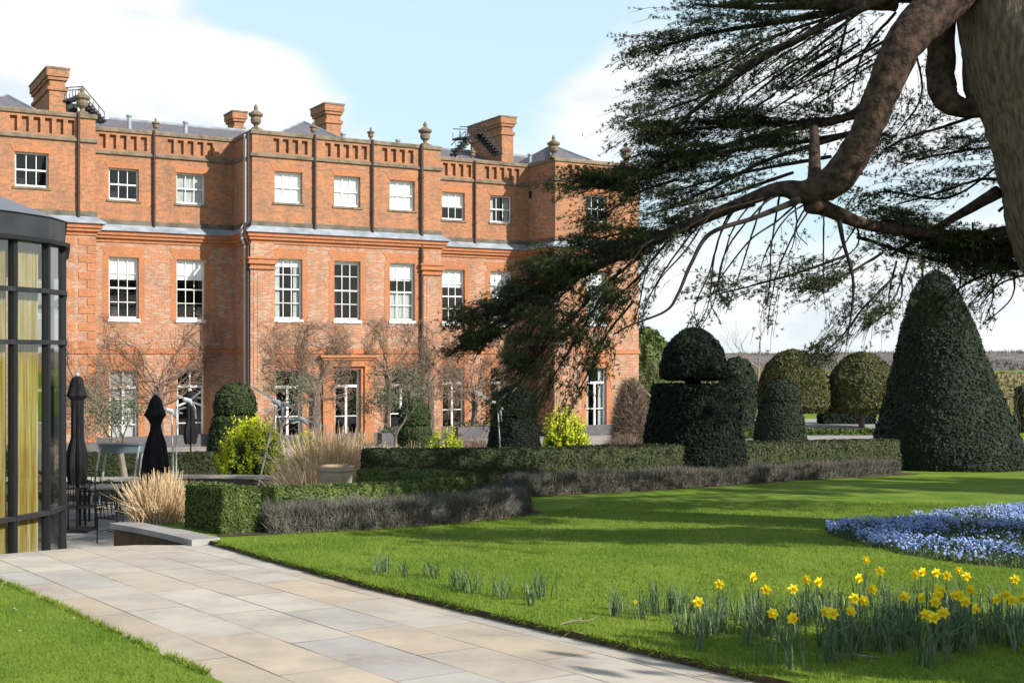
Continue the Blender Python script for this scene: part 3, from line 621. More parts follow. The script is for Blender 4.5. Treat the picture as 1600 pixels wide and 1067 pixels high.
# corner pilasters of the projecting blocks with moulded capitals, and brick piers on the parapet
for a, b in ((0.0, 0.93), (CR-0.93, CR), (RW_, RW_+0.93)):
    mb = MB(); mb.box(a+0.02, b-0.02, -0.10, 0.0, ZB, 6.21); mb.box(a+0.2, b-0.2, -0.115, -0.09, ZB+0.9, 4.95)
    if a == 0.0: mb.box(-0.10, 0.0, -0.099, 0.7, ZB, 6.21)
    if a == RW_: mb.box(RW_-0.10, RW_, -0.099, 0.7, ZB, 6.21)
    o = mb.build('pilaster', M['brick_mottled'], house)
    c = MB()
    xe = a - 0.10 if a != CR-0.93 else a
    for d, z0, z1 in ((0.17, 5.56, 5.64), (0.12, 5.42, 5.56), (0.15, 5.36, 5.42), (0.05, 5.22, 5.36), (0.09, 5.15, 5.22)):
        c.box(xe+0.02-d, b-0.02+d*0.6, -0.10-d, 0.012, z0, z1)
        if a != CR-0.93: c.box(xe+0.02-d, a+0.0, 0.012, 0.7+d, z0, z1)
    c.build('capital', M['brick_red'], o)
# toothed brick quoins at the end of the left block
mb = MB(); z = ZB + 0.55; k = 0
while z < 6.1:
    w = 0.62 if k % 2 else 0.30
    mb.box(LW-w, LW+0.022, -0.028, 0.0, z, z+0.285); 
    if k % 2: mb.box(LW-0.62-0.4, LW-0.62-0.16, -0.012, 0.0, z, z+0.285)
    z += 0.33; k += 1
mb.build('quoins', M['brick_red'], house)
# doorway: french doors in a brick surround with a flat hood
mb = MB()
xd = 4.2
for s in (-1, 1):
    a_, c_ = sorted((xd + s*0.74, xd + s*1.16)); mb.box(a_, c_, -0.16, 0.0, ZB, 1.12)
    a_, c_ = sorted((xd + s*0.60, xd + s*0.74)); mb.box(a_, c_, -0.07, -0.02, ZB, 1.02)
mb.box(xd-1.16, xd+1.16, -0.162, 0.0, 1.12, 1.40); mb.box(xd-1.22, xd+1.22, -0.24, 0.0, 1.40, 1.50); mb.box(xd-1.32, xd+1.32, -0.32, 0.0, 1.50, 1.60)
mb.build('door_surround', M['brick_red'], house)
d = window(xd, 1.16, -2.2, 1.0, 0, 2, 3, 0, None, None, style='french'); d.name = 'door'
# downpipes
for x, y, z0, z1, r_, mm in ((hs(122)+0.0, 0, 6.9, 10.9, 0.055, 'pipe'), (hs(240, REC), REC, 6.9, 10.9, 0.055, 'pipe'), (hs(491), 0, 6.9, 10.9, 0.055, 'pipe'), (hs(581), 0, 6.9, 10.9, 0.055, 'pipe'),
                          (hs(657.5), 0, -2.0, 10.9, 0.075, 'pipe'), (hs(741, REC), REC, 6.9, 10.8, 0.05, 'pipe'), (hs(834, REC)-0.12, REC, -2, 9.75, 0.10, 'black_metal')):
    mb = MB(); mb.tube([(x, y-0.10, z0), (x, y-0.10, z1)], r_, 8)
    zz = z0 + 0.9
    while zz < z1 - 0.3: mb.tube([(x, y-0.10, zz), (x, y-0.10, zz+0.06)], r_*1.35, 8); zz += 1.75
    o = mb.build('downpipe', M[mm], house)
    if mm == 'black_metal': h_ = MB(); h_.box(x-0.17, x+0.17, y-0.30, y-0.02, 9.2, 9.55); h_.prism([(x-0.11, y-0.22), (x+0.11, y-0.22), (x+0.11, y-0.03), (x-0.11, y-0.03)], 9.0, 9.2); h_.build('hopper', M[mm], o)
for x, y, mm, r_ in ((-0.20, 0.30, 'pipe_light', 0.06), (-0.17, 0.02, 'pipe', 0.07)):
    mb = MB(); mb.tube([(x, y, -2.0), (x, y, 6.1), (x-0.22, y-0.25, 6.4), (x-0.22, y-0.25, 6.8), (x, y, 7.1), (x, y, 10.7)], r_, 8); mb.build('downpipe', M[mm], house)
# slate roofs
mb = MB()
def hip(x0, x1, y0, y1, z0, xa, xb, yr, zr):
    A, B, C_, D = (x0, y0, z0), (x1, y0, z0), (x1, y1, z0), (x0, y1, z0); E_, F_ = (xa, yr, zr), (xb, yr, zr)
    mb.quad(A, B, F_, E_); mb.quad(C_, D, E_, F_); mb.poly([B, C_, F_]); mb.poly([D, A, E_])
hip(XL+0.5, XR-0.5, 3.0, 15.0, 10.45, hs(172, 9), hs(900, 9), 9.0, 12.42)
hip(0.7, 5.2, 0.6, 9, 10.6, hs(474, 4.0), hs(474, 4.0)+0.02, 4.0, hz(474, 191, 4.0))
hip(-12.6, -7.6, 0.6, 9, 10.6, hs(12, 4), hs(12, 4)+0.02, 4.0, hz(12, 150, 4))
hip(RW_+0.2, RW_+3.6, 0.6, 8, 10.6, hs(860, 4.4), hs(860, 4.4)+0.02, 4.4, hz(860, 227, 4.4))
for a_, b_ in ((XL+.1, LW-.4), (0.4, CR-.4), (RW_+.4, XR-.1)): mb.quad((a_, 0.36, 10.6), (b_, 0.36, 10.6), (b_, 3.3, 10.6), (a_, 3.3, 10.6))
mb.quad((XL+.5, REC+0.36, 10.55), (XR-.5, REC+0.36, 10.55), (XR-.5, 3.4, 10.55), (XL+.5, 3.4, 10.55))
roof = mb.build('roof', M['slate'], house)
mb = MB(); mb.tube([(hs(172, 9), 9, 12.44), (hs(900, 9), 9, 12.44)], 0.08, 6)
for (xp, yp, zp, x0, x1) in ((hs(474, 4.0), 4.0, hz(474, 191, 4.0), 0.7, 5.2), (hs(860, 4.4), 4.4, hz(860, 227, 4.4), RW_+0.2, RW_+4.0), (hs(12, 4), 4, hz(12, 150, 4), -12.6, -7.6)):
    mb.tube([(x0, 0.6, 10.62), (xp, yp, zp+0.02)], 0.055, 5); mb.tube([(x1, 0.6, 10.62), (xp, yp, zp+0.02)], 0.055, 5)
mb.build('ridge_tiles', M['lead'], roof)
def chimney(pl, pr, ptop, yo, L, capw=0.12, pots=0):
    x0, x1 = hs(pl, yo), hs(pr, yo); zt = hz((pl+pr)/2, ptop, yo)
    mb = MB(); mb.box(x0, x1, yo, yo+L, 10.5, zt-0.95); mb.box(x0+0.02, x1-0.02, yo+0.02, yo+L-0.02, zt-0.80, zt-0.52)
    mb.box(x0-0.07, x1+0.07, yo-0.07, yo+L+0.07, zt-0.95, zt-0.80); mb.box(x0-0.06, x1+0.06, yo-0.06, yo+L+0.06, zt-0.52, zt-0.38)
    mb.box(x0-0.12, x1+0.12, yo-0.12, yo+L+0.12, zt-0.38, zt-0.08)
    o = mb.build('chimney', M['brick'], house)
    c = MB(); c.box(x0-0.15, x1+0.15, yo-0.15, yo+L+0.15, zt-0.08, zt); c.build('chimney_cap', M['stone'], o)
chimney(77, 103, 106, 4.5, 4.2); chimney(510, 533, 162, 6.0, 1.7); chimney(784, 802, 182, 5.5, 3.4); chimney(366, 382, 174, 11, 1.2)
# iron roof stairs by two of the chimneys
def roofstair(pa, ya, pb, yb, yo, n, w=0.7):
    x0, z0, x1, z1 = hs(pa, yo), hz(pa, ya, yo), hs(pb, yo), hz(pb, yb, yo); mb = MB()
    for i in range(n):
        t = (i+0.5)/n; x = x0+(x1-x0)*t; z = z0+(z1-z0)*t; mb.box(x-0.16, x+0.16, yo, yo+w, z-0.03, z+0.03)
    for y in (yo, yo+w):
        mb.tube([(x0, y, z0), (x1, y, z1)], 0.035, 6); mb.tube([(x0, y, z0+0.55), (x1, y, z1+0.38)], 0.02, 6)
        for i in range(0, n+1, 2):
            t = i/n; x = x0+(x1-x0)*t; z = z0+(z1-z0)*t; mb.tube([(x, y, z), (x, y, z+0.38)], 0.016, 5)
    mb.build('roof_stair', M['black_metal'], roof)
roofstair(128, 155, 163, 190, 3.6, 8); roofstair(104, 158, 128, 150, 4.4, 5)
roofstair(752, 207, 784, 242, 3.6, 8); roofstair(715, 242, 738, 214, 3.6, 6); roofstair(718, 216, 760, 212, 3.8, 7)
mb = MB(); xq, zq = hs(116, 4), hz(116, 158, 4); mb.box(xq-0.45, xq+0.25, 4.6, 5.6, 10.6, zq); mb.build('roof_hatch', M['black_metal'], roof)
# small lead vents on the slates
for px, py in ((202, 186), (290, 196), (622, 224), (712, 240), (828, 246), (536, 214)):
    mb = MB(); x, z = hs(px, 4.2), hz(px, py, 4.2); mb.tube([(x, 4.2, z-0.5), (x, 4.2, z+0.08)], 0.09, 8); mb.tube([(x, 4.2, z+0.08), (x, 4.2, z+0.16)], 0.13, 8); mb.build('roof_vent', M['lead'], roof)
# stone urns on the parapet
URN = [(0.20, 0), (0.20, 0.08), (0.09, 0.12), (0.09, 0.20), (0.20, 0.30), (0.23, 0.42), (0.20, 0.52), (0.30, 0.60), (0.31, 0.68), (0.20, 0.74), (0.12, 0.80), (0.07, 0.84), (0.09, 0.90), (0.08, 0.97), (0.02, 1.06)]
def urn(px, yo, big):
    s = 1.0 if big else 0.55; x = hs(px, yo)
    mb = MB(); mb.lathe([(r_*s, z*s) for r_, z in URN], 12, (x, yo+0.18, 10.90)); mb.box(x-0.22*s, x+0.22*s, yo+0.18-0.22*s, yo+0.18+0.22*s, 10.86, 10.93)
    mb.build('stone_urn' if big else 'stone_finial', M['stone'], house, smooth=False)
for px, yo, b in ((130, 0, 1), (245, REC, 0), (402, 0, 1), (492, 0, 0), (582, 0, 0), (667, 0, 1), (868, 0, 1), (981, 0, 1), (741, REC, 0)): urn(px, yo, b)
# ------------------------------------------------------------------ clipped yews, hollies, hedges
def topiary(name, px, Y, prof, m, label, group=None, zb=None, n=14000, leaf=0.05, bump=0.05, trunk=None, cat='topiary', lean=0.0, seed=1, trunk_w=None):
    """prof: (half width in m, height in m) pairs from the ground up"""
    z0 = lawn_z(Y) if zb is None else zb; x0 = (px - 800) / F * Y
    root = empty(name, (x0, Y, z0), 0, label, cat, group)
    pr = []
    for (a, b) in zip(prof[:-1], prof[1:]):
        for i in range(4): t = i/4; pr.append((a[0]+(b[0]-a[0])*t, a[1]+(b[1]-a[1])*t))
    pr.append(prof[-1])
    mb = MB(); mb.lathe(pr, 40, lean=(lean, 0))
    V = np.array(mb.v); nn = smooth_noise(V, 2.6, seed)*bump + smooth_noise(V, 7, seed+3)*bump*0.5
    V[:, :2] *= (1 + nn / np.maximum(np.linalg.norm(V[:, :2], axis=1), 0.3))[:, None]; mb.v = [tuple(v) for v in V]
    P, nr = sample_mb(mb, n); P = P + nr * rng.uniform(-0.02, 0.05, n)[:, None]
    Q = leaf_quads(P, leaf, nrm=nr, flat=0.25, aspect=0.45)
    o = npmesh('crown', Q, 4, m, root, extra=mb)
    if trunk:
        t = MB(); t.tube([(0, 0, 0), (0.03, 0, trunk*0.5), (0, 0, trunk)], trunk_w or 0.16, 8); t.build('trunk', M['bark'], root)
    return root
# the tall cone on the right
cone = [(1.98, 0.0), (2.0, 0.3), (1.92, 0.75), (1.64, 1.55), (1.48, 2.05), (1.34, 2.5), (1.15, 3.15), (0.98, 3.8), (0.84, 4.25), (0.64, 4.8), (0.40, 5.22), (0.22, 5.38), (0.02, 5.46)]
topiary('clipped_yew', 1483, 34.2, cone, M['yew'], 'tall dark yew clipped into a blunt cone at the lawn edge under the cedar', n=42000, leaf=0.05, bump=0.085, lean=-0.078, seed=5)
# block with a dome on top
k = 27.8/F
blk = [(82*k, 0), (81*k, 0.3), (76*k, 0.9), (70*k, 1.5), (66*k, 1.9), (64*k, 2.15), (63.5*k, 2.18), (10*k, 2.19), (8*k, 2.36), (44*k, 2.37), (50*k, 2.40), (50*k, 2.62), (45*k, 2.95), (36*k, 3.16), (24*k, 3.32), (10*k, 3.44), (0.01, 3.47)]
topiary('clipped_yew', 1084, 27.9, [(a, b) for a, b in blk], M['yew_shaded'], 'near-black yew clipped as a broad block with a separate dome on top', n=36000, leaf=0.045, bump=0.035, seed=9)
def domed(px, Y, w, h, zb, frac=0.67):
    return [(w, 0), (w*0.98, h*0.12), (w*0.90, h*0.36), (w*0.74, h*(frac-0.04)), (w*0.66, h*frac), (w*0.4, h*frac+0.01), (w*0.4, h*frac+0.07), (w*0.66, h*frac+0.09), (w*0.70, h*(frac+0.10)), (w*0.62, h*(frac+0.21)), (w*0.38, h*0.97), (0.01, h)]
topiary('clipped_yew', 367, 35.5, domed(0, 0, 45/F*35.5, 150/F*35.5, 0), M['yew_mid'], 'dark green capped yew beside the large lime-yellow euphorbia', zb=patio_z(35.5)-0.05, n=16000, leaf=0.055, seed=12)
topiary('clipped_yew', 648, 38.5, domed(0, 0, 33/F*38.5, 128/F*38.5, 0), M['yew_mid'], 'small domed yew behind the olive tree right of the garden doorway', zb=patio_z(38.5)-0.3, n=12000, leaf=0.055, seed=13)
topiary('clipped_yew', 803, 38.0, domed(0, 0, 45/F*38, 150/F*38, 0), M['yew_shaded'], 'shadowed domed yew under the sunlit cedar bough, behind the long hedge', zb=patio_z(38)-0.3, n=14000, leaf=0.055, seed=14)
topiary('clipped_yew', 1219, 55, domed(0, 0, 40/F*55, 100/F*55, 0), M['yew'], 'rounded yew with a domed cap standing in front of the golden-green domed trees', zb=-2.36, n=12000, leaf=0.075, seed=15)
dome = [(0.15, 1.0), (1.6, 1.0), (1.85, 1.3), (1.88, 1.9), (1.72, 2.7), (1.3, 3.5), (0.75, 4.0), (0.02, 4.25)]
topiary('holly_tree', 1240, 66, dome, M['holly'], 'golden-green domed holly tree, left one of the pair, rising behind the small capped yew', group='domed holly trees', zb=-2.36, n=15000, leaf=0.11, bump=0.14, trunk=1.2, cat='tree', seed=20)
topiary('holly_tree', 1346, 66, [(a*0.98, b*0.97) for a, b in dome], M['holly'], 'golden-green domed holly tree half hidden behind the tall yew cone', group='domed holly trees', zb=-2.36, n=15000, leaf=0.11, bump=0.14, trunk=1.2, cat='tree', seed=21)
topiary('evergreen_shrub', 1152, 62, [(0.75, 0), (0.85, 1.5), (0.85, 3.0), (0.6, 3.6), (0.02, 3.85)], M['yew'], 'narrow dark evergreen between the domed yew and the golden-green hollies', zb=-2.36, n=6000, leaf=0.11, bump=0.12, cat='shrub', seed=22)
topiary('evergreen_tree', 1012, 75, [(0.9, 0), (1.3, 1.5), (1.5, 3.2), (1.0, 4.6), (0.3, 5.4), (0.02, 5.6)], M['box'], 'fresh green tree just showing past the far end of the mansion', zb=-2.36, n=5000, leaf=0.16, bump=0.4, cat='tree', seed=23)

def run_mb(pts, th, h, zf, seed=1, bump=0.04, top_taper=0.94, step=0.25):
    """a hedge body along a ground line with a subdivided skin"""
    L = [Vector((p[0], p[1])) for p in pts]; line = []
    for a, b in zip(L[:-1], L[1:]):
        m = max(1, int((b-a).length/step))
        for i in range(m): line.append(a + (b-a)*(i/m))
    line.append(L[-1]); mb = MB(); ring = []
    sec = [(-0.5, 0), (-0.5, 0.33), (-0.5*top_taper, 0.66), (-0.5*top_taper, 0.97), (-0.40, 1.0), (0, 1.01), (0.40, 1.0), (0.5*top_taper, 0.97), (0.5*top_taper, 0.66), (0.5, 0.33), (0.5, 0)]
    for i, p in enumerate(line):
        d = (line[min(i+1, len(line)-1)] - line[max(i-1, 0)]).normalized(); nrm = Vector((-d.y, d.x))
        for u_, w_ in sec:
            q = p + nrm*(u_*th); mb.v.append((q.x, q.y, zf(q.y) - 0.02 + w_*h))
    k = len(sec)
    for i in range(len(line)-1):
        for j in range(k-1): a = i*k+j; mb.f.append((a, a+1, a+k+1, a+k))
    mb.f.append(tuple(range(k-1, -1, -1))); mb.f.append(tuple(range((len(line)-1)*k, len(line)*k)))
    V = np.array(mb.v); V += (smooth_noise(V, 5, seed)*bump)[:, None] * rdirs(len(V))*0.6; V[:, 2] += smooth_noise(V, 3, seed+1)*bump*0.4
    mb.v = [tuple(v) for v in V]; return mb
def hedge(name, pts, th, h, zf, m, label, n, leaf=0.022, cat='hedge', seed=1, bump=0.05, flat=0.2, group=None):
    mb = run_mb(pts, th, h, zf, seed, bump); P, nr = sample_mb(mb, n); s = np.sign(np.sum(nr * (P - P.mean(0)), axis=1))[:, None]
    P = P + rdirs(n)*rng.uniform(0, 0.03, n)[:, None]
    o = npmesh(name, leaf_quads(P, leaf, nrm=nr, flat=flat, aspect=0.6), 4, m, extra=mb); return tag(o, label, cat, group)
lz = lambda y: lawn_z(y) + LZ
hedge('box_hedge', [(-3.52, 16.25), (-4.25, 17.25)], 0.55, 0.60, lz, M['box'], 'squared corner block of bright box hedge beside the end of the paved path', 15000, leaf=0.026, seed=31)
hedge('box_hedge', [(-3.35, 16.95), (-2.2, 17.75), (-0.9, 19.7)], 0.7, 0.55, lz, M['box'], 'low clipped box hedge running behind the near lavender bed', 20000, leaf=0.026, seed=32)
hedge('box_hedge', [(-2.4, 21.35), (-1.8, 21.0), (-0.95, 20.3)], 0.9, 0.60, lz, M['box'], 'short run of sunlit box hedge between the clay pot and the long dark hedge', 12000, leaf=0.026, seed=33)
hedge('long_hedge', [(-2.75, 23.6), (0.1, 24.5), (3.4, 27.2), (9.6, 32.2)], 1.0, 0.86, lz, M['hedge'], 'long dark clipped hedge crossing the garden behind the far lavender', 60000, leaf=0.034, seed=34)
hedge('patio_hedge', [(-14, 34.2), (-8.2, 34.2)], 1.0, 0.80, patio_z, M['hedge'], 'dark clipped hedge at the back of the patio below the left ground-floor windows', 20000, leaf=0.04, seed=35)

def lavender(name, pts, th, h, label, n, seed):
    mb = run_mb(pts, th, h*0.62, lz, seed, 0.16, 0.75); P, nr = sample_mb(mb, n)
    cl = smooth_noise(P, 7, seed+5); P[:, 2] += 0.02 + cl*0.05; bias = nr*0.5; bias[:, 2] += 0.9
    V1 = needles(P, 2, h*0.5, 0.0065, up=0.6, bias=bias)
    V1 = V1.reshape(-1, 3, 3); o = npmesh(name, V1.reshape(-1, 3), 3, M['lavender'], extra=mb)
    o.data.materials.append(M['lavcore']); idx = np.zeros(len(o.data.polygons), dtype=np.int32); idx[:len(mb.f)] = 1; o.data.polygons.foreach_set('material_index', idx)
    return tag(o, label, 'lavender')
lavender('lavender_bed', [(-3.25, 16.42), (-1.9, 17.1), (-0.3, 18.6), (0.0, 19.6), (-0.3, 20.3)], 0.58, 0.36, 'grey-brown lavender edging in front of the near box hedge, rounding its corner at the lawn', 26000, 41)
lavender('lavender_bed', [(0.0, 23.3), (2.9, 25.4), (6.2, 28.7), (9.4, 31.2)], 0.66, 0.37, 'long grey-brown strip of lavender at the foot of the dark hedge and yews', 42000, 42)
# bare earth strip at the edge of the beds
for pts in ([(-3.7, 15.75), (-3.3, 15.95), (-1.75, 16.7), (-0.05, 18.3), (0.5, 19.6), (0.1, 20.9), (-4.3, 17.6)], [(-0.45, 23.0), (0.1, 22.85), (3.1, 25.0), (6.5, 28.3), (10.2, 31.2), (9.6, 32.8), (3.0, 27.8), (-0.8, 24.6)]):
    mb = MB(); mb.poly([(x, y, lz(y) + 0.006) for x, y in pts]); tag(mb.build('flower_bed_soil', M['soil']), kind='structure')
mb = MB(); mb.poly([(x, y, lz(y) + 0.006) for x, y in bed_pts]); tag(mb.build('flower_bed_soil', M['soil']), kind='structure')

# the blue carpet of spring flowers
n = 130000; xs = rng.uniform(4, 13, n); ys = 12 + 11*rng.random(n)**1.25; k = in_poly(xs, ys, bed_pts) & (xs < ys*0.43 + 0.3); xs, ys = xs[k], ys[k]
den = smooth_noise(np.stack([xs, ys, ys*0], 1), 2.5, 77) + smooth_noise(np.stack([xs, ys, ys*0], 1), 7, 78)*0.7; k = rng.random(len(xs)) < np.clip(0.42 + den*1.3, 0.05, 1); xs, ys = xs[k], ys[k]
zs = -0.045*ys + LZ + rng.uniform(0.04, 0.13, len(xs))
Q = leaf_quads(np.stack([xs, ys, zs], 1), 0.0135, nrm=np.tile([[0.0, -0.4, 0.7]], (len(xs), 1)), flat=0.35, aspect=0.9)
Q = Q.reshape(-1, 4, 3); tag(npmesh('blue_flowers', Q.reshape(-1, 3), 4, M['blueflower']), 'carpet of small pale and deep blue spring flowers filling the round bed', 'flowers', kind='stuff')
n = 70000; xs = rng.uniform(4, 13, n); ys = 12 + 11*rng.random(n)**1.25; k = in_poly(xs, ys, bed_pts) & (xs < ys*0.43 + 0.3); xs, ys = xs[k], ys[k]
V = needles(np.stack([xs, ys, -0.045*ys + LZ], 1), 1, 0.10, 0.008, up=2.0); tag(npmesh('bed_foliage', V, 3, M['greenleaf']), 'fine dark green leaves under the blue flowers', 'leaves', kind='stuff')

# ------------------------------------------------------------------ daffodils
def daffodil_proto(seed, nleaf, flowers, h=0.33):
    r = random.Random(seed); root = empty('daffodil', (0, 0, 0))
    P = np.array([(r.gauss(0, 0.045), r.gauss(0, 0.045), 0) for _ in range(nleaf)])
    V = blades(P, h*0.95, 0.0058, lean=0.75, curve=0.45); o = npmesh('leaves', V, 4, M['daff_leaf'], root)
    for i in range(flowers):
        x, y = r.uniform(-0.04, 0.04), r.uniform(-0.04, 0.04); tx, ty = x + r.uniform(-0.04, 0.04), y + r.uniform(-0.05, 0.01); hh = h*r.uniform(0.96, 1.05)
        s = MB(); s.tube([(x, y, 0), ((x+tx)/2, (y+ty)/2, hh*0.6), (tx, ty, hh), (tx, ty-0.02, hh+0.005)], 0.0035, 5); st = s.build('stem', M['daff_leaf'], root)
        az = r.uniform(-2.3, -0.8); d = Vector((math.cos(az), math.sin(az), r.uniform(-0.25, 0.1))).normalized(); a = d.cross(Vector((0, 0, 1))).normalized(); b = a.cross(d)
        c = Vector((tx, ty - 0.02, hh + 0.005)) + d*0.01; mb = MB()
        for j in range(6):
            an = j*math.pi/3 + 0.2; e = a*math.cos(an) + b*math.sin(an); f_ = a*(-math.sin(an)) + b*math.cos(an)
            mb.quad(c, c + e*0.026 + f_*0.014 - d*0.002, c + e*0.044 + d*0.004, c + e*0.026 - f_*0.014 - d*0.002)
        mb.build('petals', M['petal'], st)
        t = MB(); rows = []
        for q, (rr, dd) in enumerate(((0.010, 0.0), (0.012, 0.018), (0.018, 0.030))): rows.append([c + d*dd + (a*math.cos(w) + b*math.sin(w))*rr for w in [i_*math.pi/4 for i_ in range(8)]])
        for q in range(2):
            for w in range(8): t.quad(rows[q][w], rows[q][(w+1) % 8], rows[q+1][(w+1) % 8], rows[q+1][w])
        t.build('trumpet', M['trumpet'], st)
    return root
def copy_tree(o, parent=None):
    c = o.copy(); COL.objects.link(c); c.parent = parent
    for ch in list(o.children): copy_tree(ch, c)
    return c
protos = [daffodil_proto(100+i, 12 + i % 3, 1) for i in range(5)]
leafp = [daffodil_proto(200+i, 15 + 3*i, 0, 0.30) for i in range(4)]
FL = [(1348,872),(1367,887),(1341,898),(1364,916),(1335,930),(1343,934),(1253,900),(1281,904),(1292,951),(1302,953),(1326,950),(1422,892),(1443,889),(1462,891),(1482,895),(1493,888),(1497,896),(1456,913),(1470,918),(1466,925),(1482,927),
      (1405,926),(1433,928),(1462,936),(1502,925),(1512,917),(1496,934),(1518,944),(1475,952),(1459,959),(1437,956),(1574,900),(1556,930),(1574,925),(1585,933),(1595,931),(1598,941),(1243,959),(1198,917),(1239,916),(1200,954),(1115,907),(1175,896),(1091,936),(994,958)]
used = [False]*5; gl = 'daffodils in flower at the corner of the lawn'
extra_lab = {(1348,872): 'yellow daffodil, the highest in the picture, just below the blue flower bed', (994,958): 'small half-open yellow daffodil nearest the paved path', (1091,936): 'yellow daffodil on its own among leaves, first big bloom right of the path', (1115,907): 'yellow daffodil standing alone above the leaves at the left end of the drift'}
def put(o, i, pools, px, py, label, group, h, cat='daffodil'):
    Y = F*(EYE - h - LZ) / ((py - HOR) - F*0.045); X = (px - 800)/F*Y
    o.location = (X, Y, -0.045*Y + LZ - 0.01); o.rotation_euler = (0, 0, random.uniform(-0.5, 0.5)); sc = h/0.34; o.scale = (1, 1, 1)
    tag(o, label, cat, group)
spots = []
for i, (px, py) in enumerate(FL):
    k = i % 5; o = protos[k] if not used[k] else copy_tree(protos[k]); used[k] = True
    put(o, i, None, px, py - (46 if px == 994 else 0), extra_lab.get((px, py), 'yellow daffodil in flower among grey-green leaves in the drift by the lawn corner'), gl, 0.335); spots.append((o.location.x, o.location.y))
    if px == 994: o.location = (*G(994, 978), 0); o.location.z = -0.045*o.location.y + LZ; o.scale = (0.42,)*3
usedl = [False]*4; j = 0
def leafclump(X, Y, s, label, group):
    global j
    k = j % 4; o = leafp[k] if not usedl[k] else copy_tree(leafp[k]); usedl[k] = True; j += 1
    o.name = 'daffodil_leaves'; o.location = (X, Y, -0.045*Y + LZ - 0.01); o.rotation_euler = (0, 0, random.uniform(0, 6.28)); o.scale = (s, s, s); tag(o, label, 'daffodil leaves', group)
for px, py in [(590,905),(600,902),(630,910),(672,908),(680,912),(712,925),(722,930),(738,935),(775,940),(788,945),(838,945),(846,940),(830,955)]:
    X, Y = G(px, py); leafclump(X, Y, random.uniform(0.65, 0.95), 'tuft of daffodil leaves without flowers on the lawn, left of the yellow drift', 'flowerless daffodil tufts beside the path')
for _ in range(66):
    px = random.triangular(930, 1620, 1380) if random.random() < 0.5 else random.uniform(950, 1620); py = random.uniform(965, 1032) - (14 if px < 1100 else 0)
    if px < 1060: py = random.uniform(955, 993)
    X, Y = G(px, py); leafclump(X, Y, random.uniform(0.8, 1.15), 'clump of grey-green daffodil leaves among the flowering daffodils', 'daffodil leaf clumps in the drift')

for k, (px, py, lab) in enumerate(((1100, 1000, 'small fallen twig on the shaded grass among the daffodil leaves'), (905, 985, 'pale fallen twig on the lawn edge near the paved path'), (1335, 1040, 'forked fallen cedar twig on the shaded grass in front of the daffodils'))):
    X, Y = G(px, py); r = random.Random(k); mb = MB(); L = 0.16
    mb.tube([(-L, 0, 0.03), (-L*0.3, 0.02, 0.045), (L*0.4, -0.01, 0.04), (L, 0.03, 0.05)], [0.006, 0.007, 0.005, 0.002], 5); mb.tube([(0, 0, 0.045), (0.05, 0.06, 0.06), (0.07, 0.10, 0.05)], [0.005, 0.003, 0.002], 4)
    o = mb.build('fallen_twig', M['twig_grey'], loc=(X, Y, -0.045*Y + LZ - 0.02)); o.rotation_euler = (0, 0, r.uniform(0, 3)); tag(o, lab, 'twig')

# ------------------------------------------------------------------ other garden plants
def tuft(name, px, py_b, Y, w, h, m, label, cat, n=900, zb=None, lean=0.9, wd=0.006, up=1.6):
    z = patio_z(Y) if zb is None else zb; X = (px-800)/F*Y
    P = np.stack([rng.normal(0, w*0.22, n), rng.normal(0, w*0.22, n), np.zeros(n)], 1)
    d = rdirs(n, up); d[:, 2] = np.abs(d[:, 2]); l = h*rng.uniform(0.55, 1.05, n)
    out = d.copy(); out[:, :2] += P[:, :2]/max(w, .1)*(0.9 if up < 2 else 0.28); s = np.cross(out, rdirs(n)); s /= np.linalg.norm(s, axis=1, keepdims=True)
    V = np.empty((n, 2, 4, 3)); mid = P + out*l[:, None]*0.55; tip = P + out*l[:, None]; tip[:, 2] -= (np.linalg.norm(out[:, :2], axis=1)*l*0.35)
    V[:, 0, 0] = P - s*wd; V[:, 0, 1] = P + s*wd; V[:, 0, 2] = mid + s*wd; V[:, 0, 3] = mid - s*wd
    V[:, 1, 0] = mid - s*wd; V[:, 1, 1] = mid + s*wd; V[:, 1, 2] = tip + s*wd*0.5; V[:, 1, 3] = tip - s*wd*0.5
    o = npmesh(name, V.reshape(-1, 3), 4, m); o.location = (X, Y, z); return tag(o, label, cat)
tuft('ornamental_grass', 252, 822, 17.9, 0.55, 0.92, M['straw'], 'straw-coloured dry ornamental grass beside the end of the path and the patio', 'ornamental grass', n=1500, zb=-0.92, wd=0.006, up=4.2)
tuft('ornamental_grass', 500, 760, 24.0, 1.3, 1.15, M['straw'], 'large arching clump of dry straw grass around the clay pot', 'ornamental grass', n=2200, zb=-1.45, wd=0.009, up=1.9)
tuft('ornamental_grass', 520, 740, 26.2, 1.0, 1.85, M['straw'], 'pale feathery straw grass rising behind the clay pot', 'ornamental grass', n=2600, zb=-1.65, wd=0.009, up=3.0)
tuft('ornamental_grass', 618, 712, 29.0, 1.2, 1.05, M['straw'], 'dry straw grass behind the left end of the long dark hedge', 'ornamental grass', n=1500, zb=-1.42, wd=0.010, up=2.4)
tuft('ornamental_grass', 596, 745, 23.2, 0.35, 0.8, M['twig_grey'], 'thin brown dry stems between the clay pot and the box hedge', 'dry stems', n=160, zb=-1.15, wd=0.006, up=3)

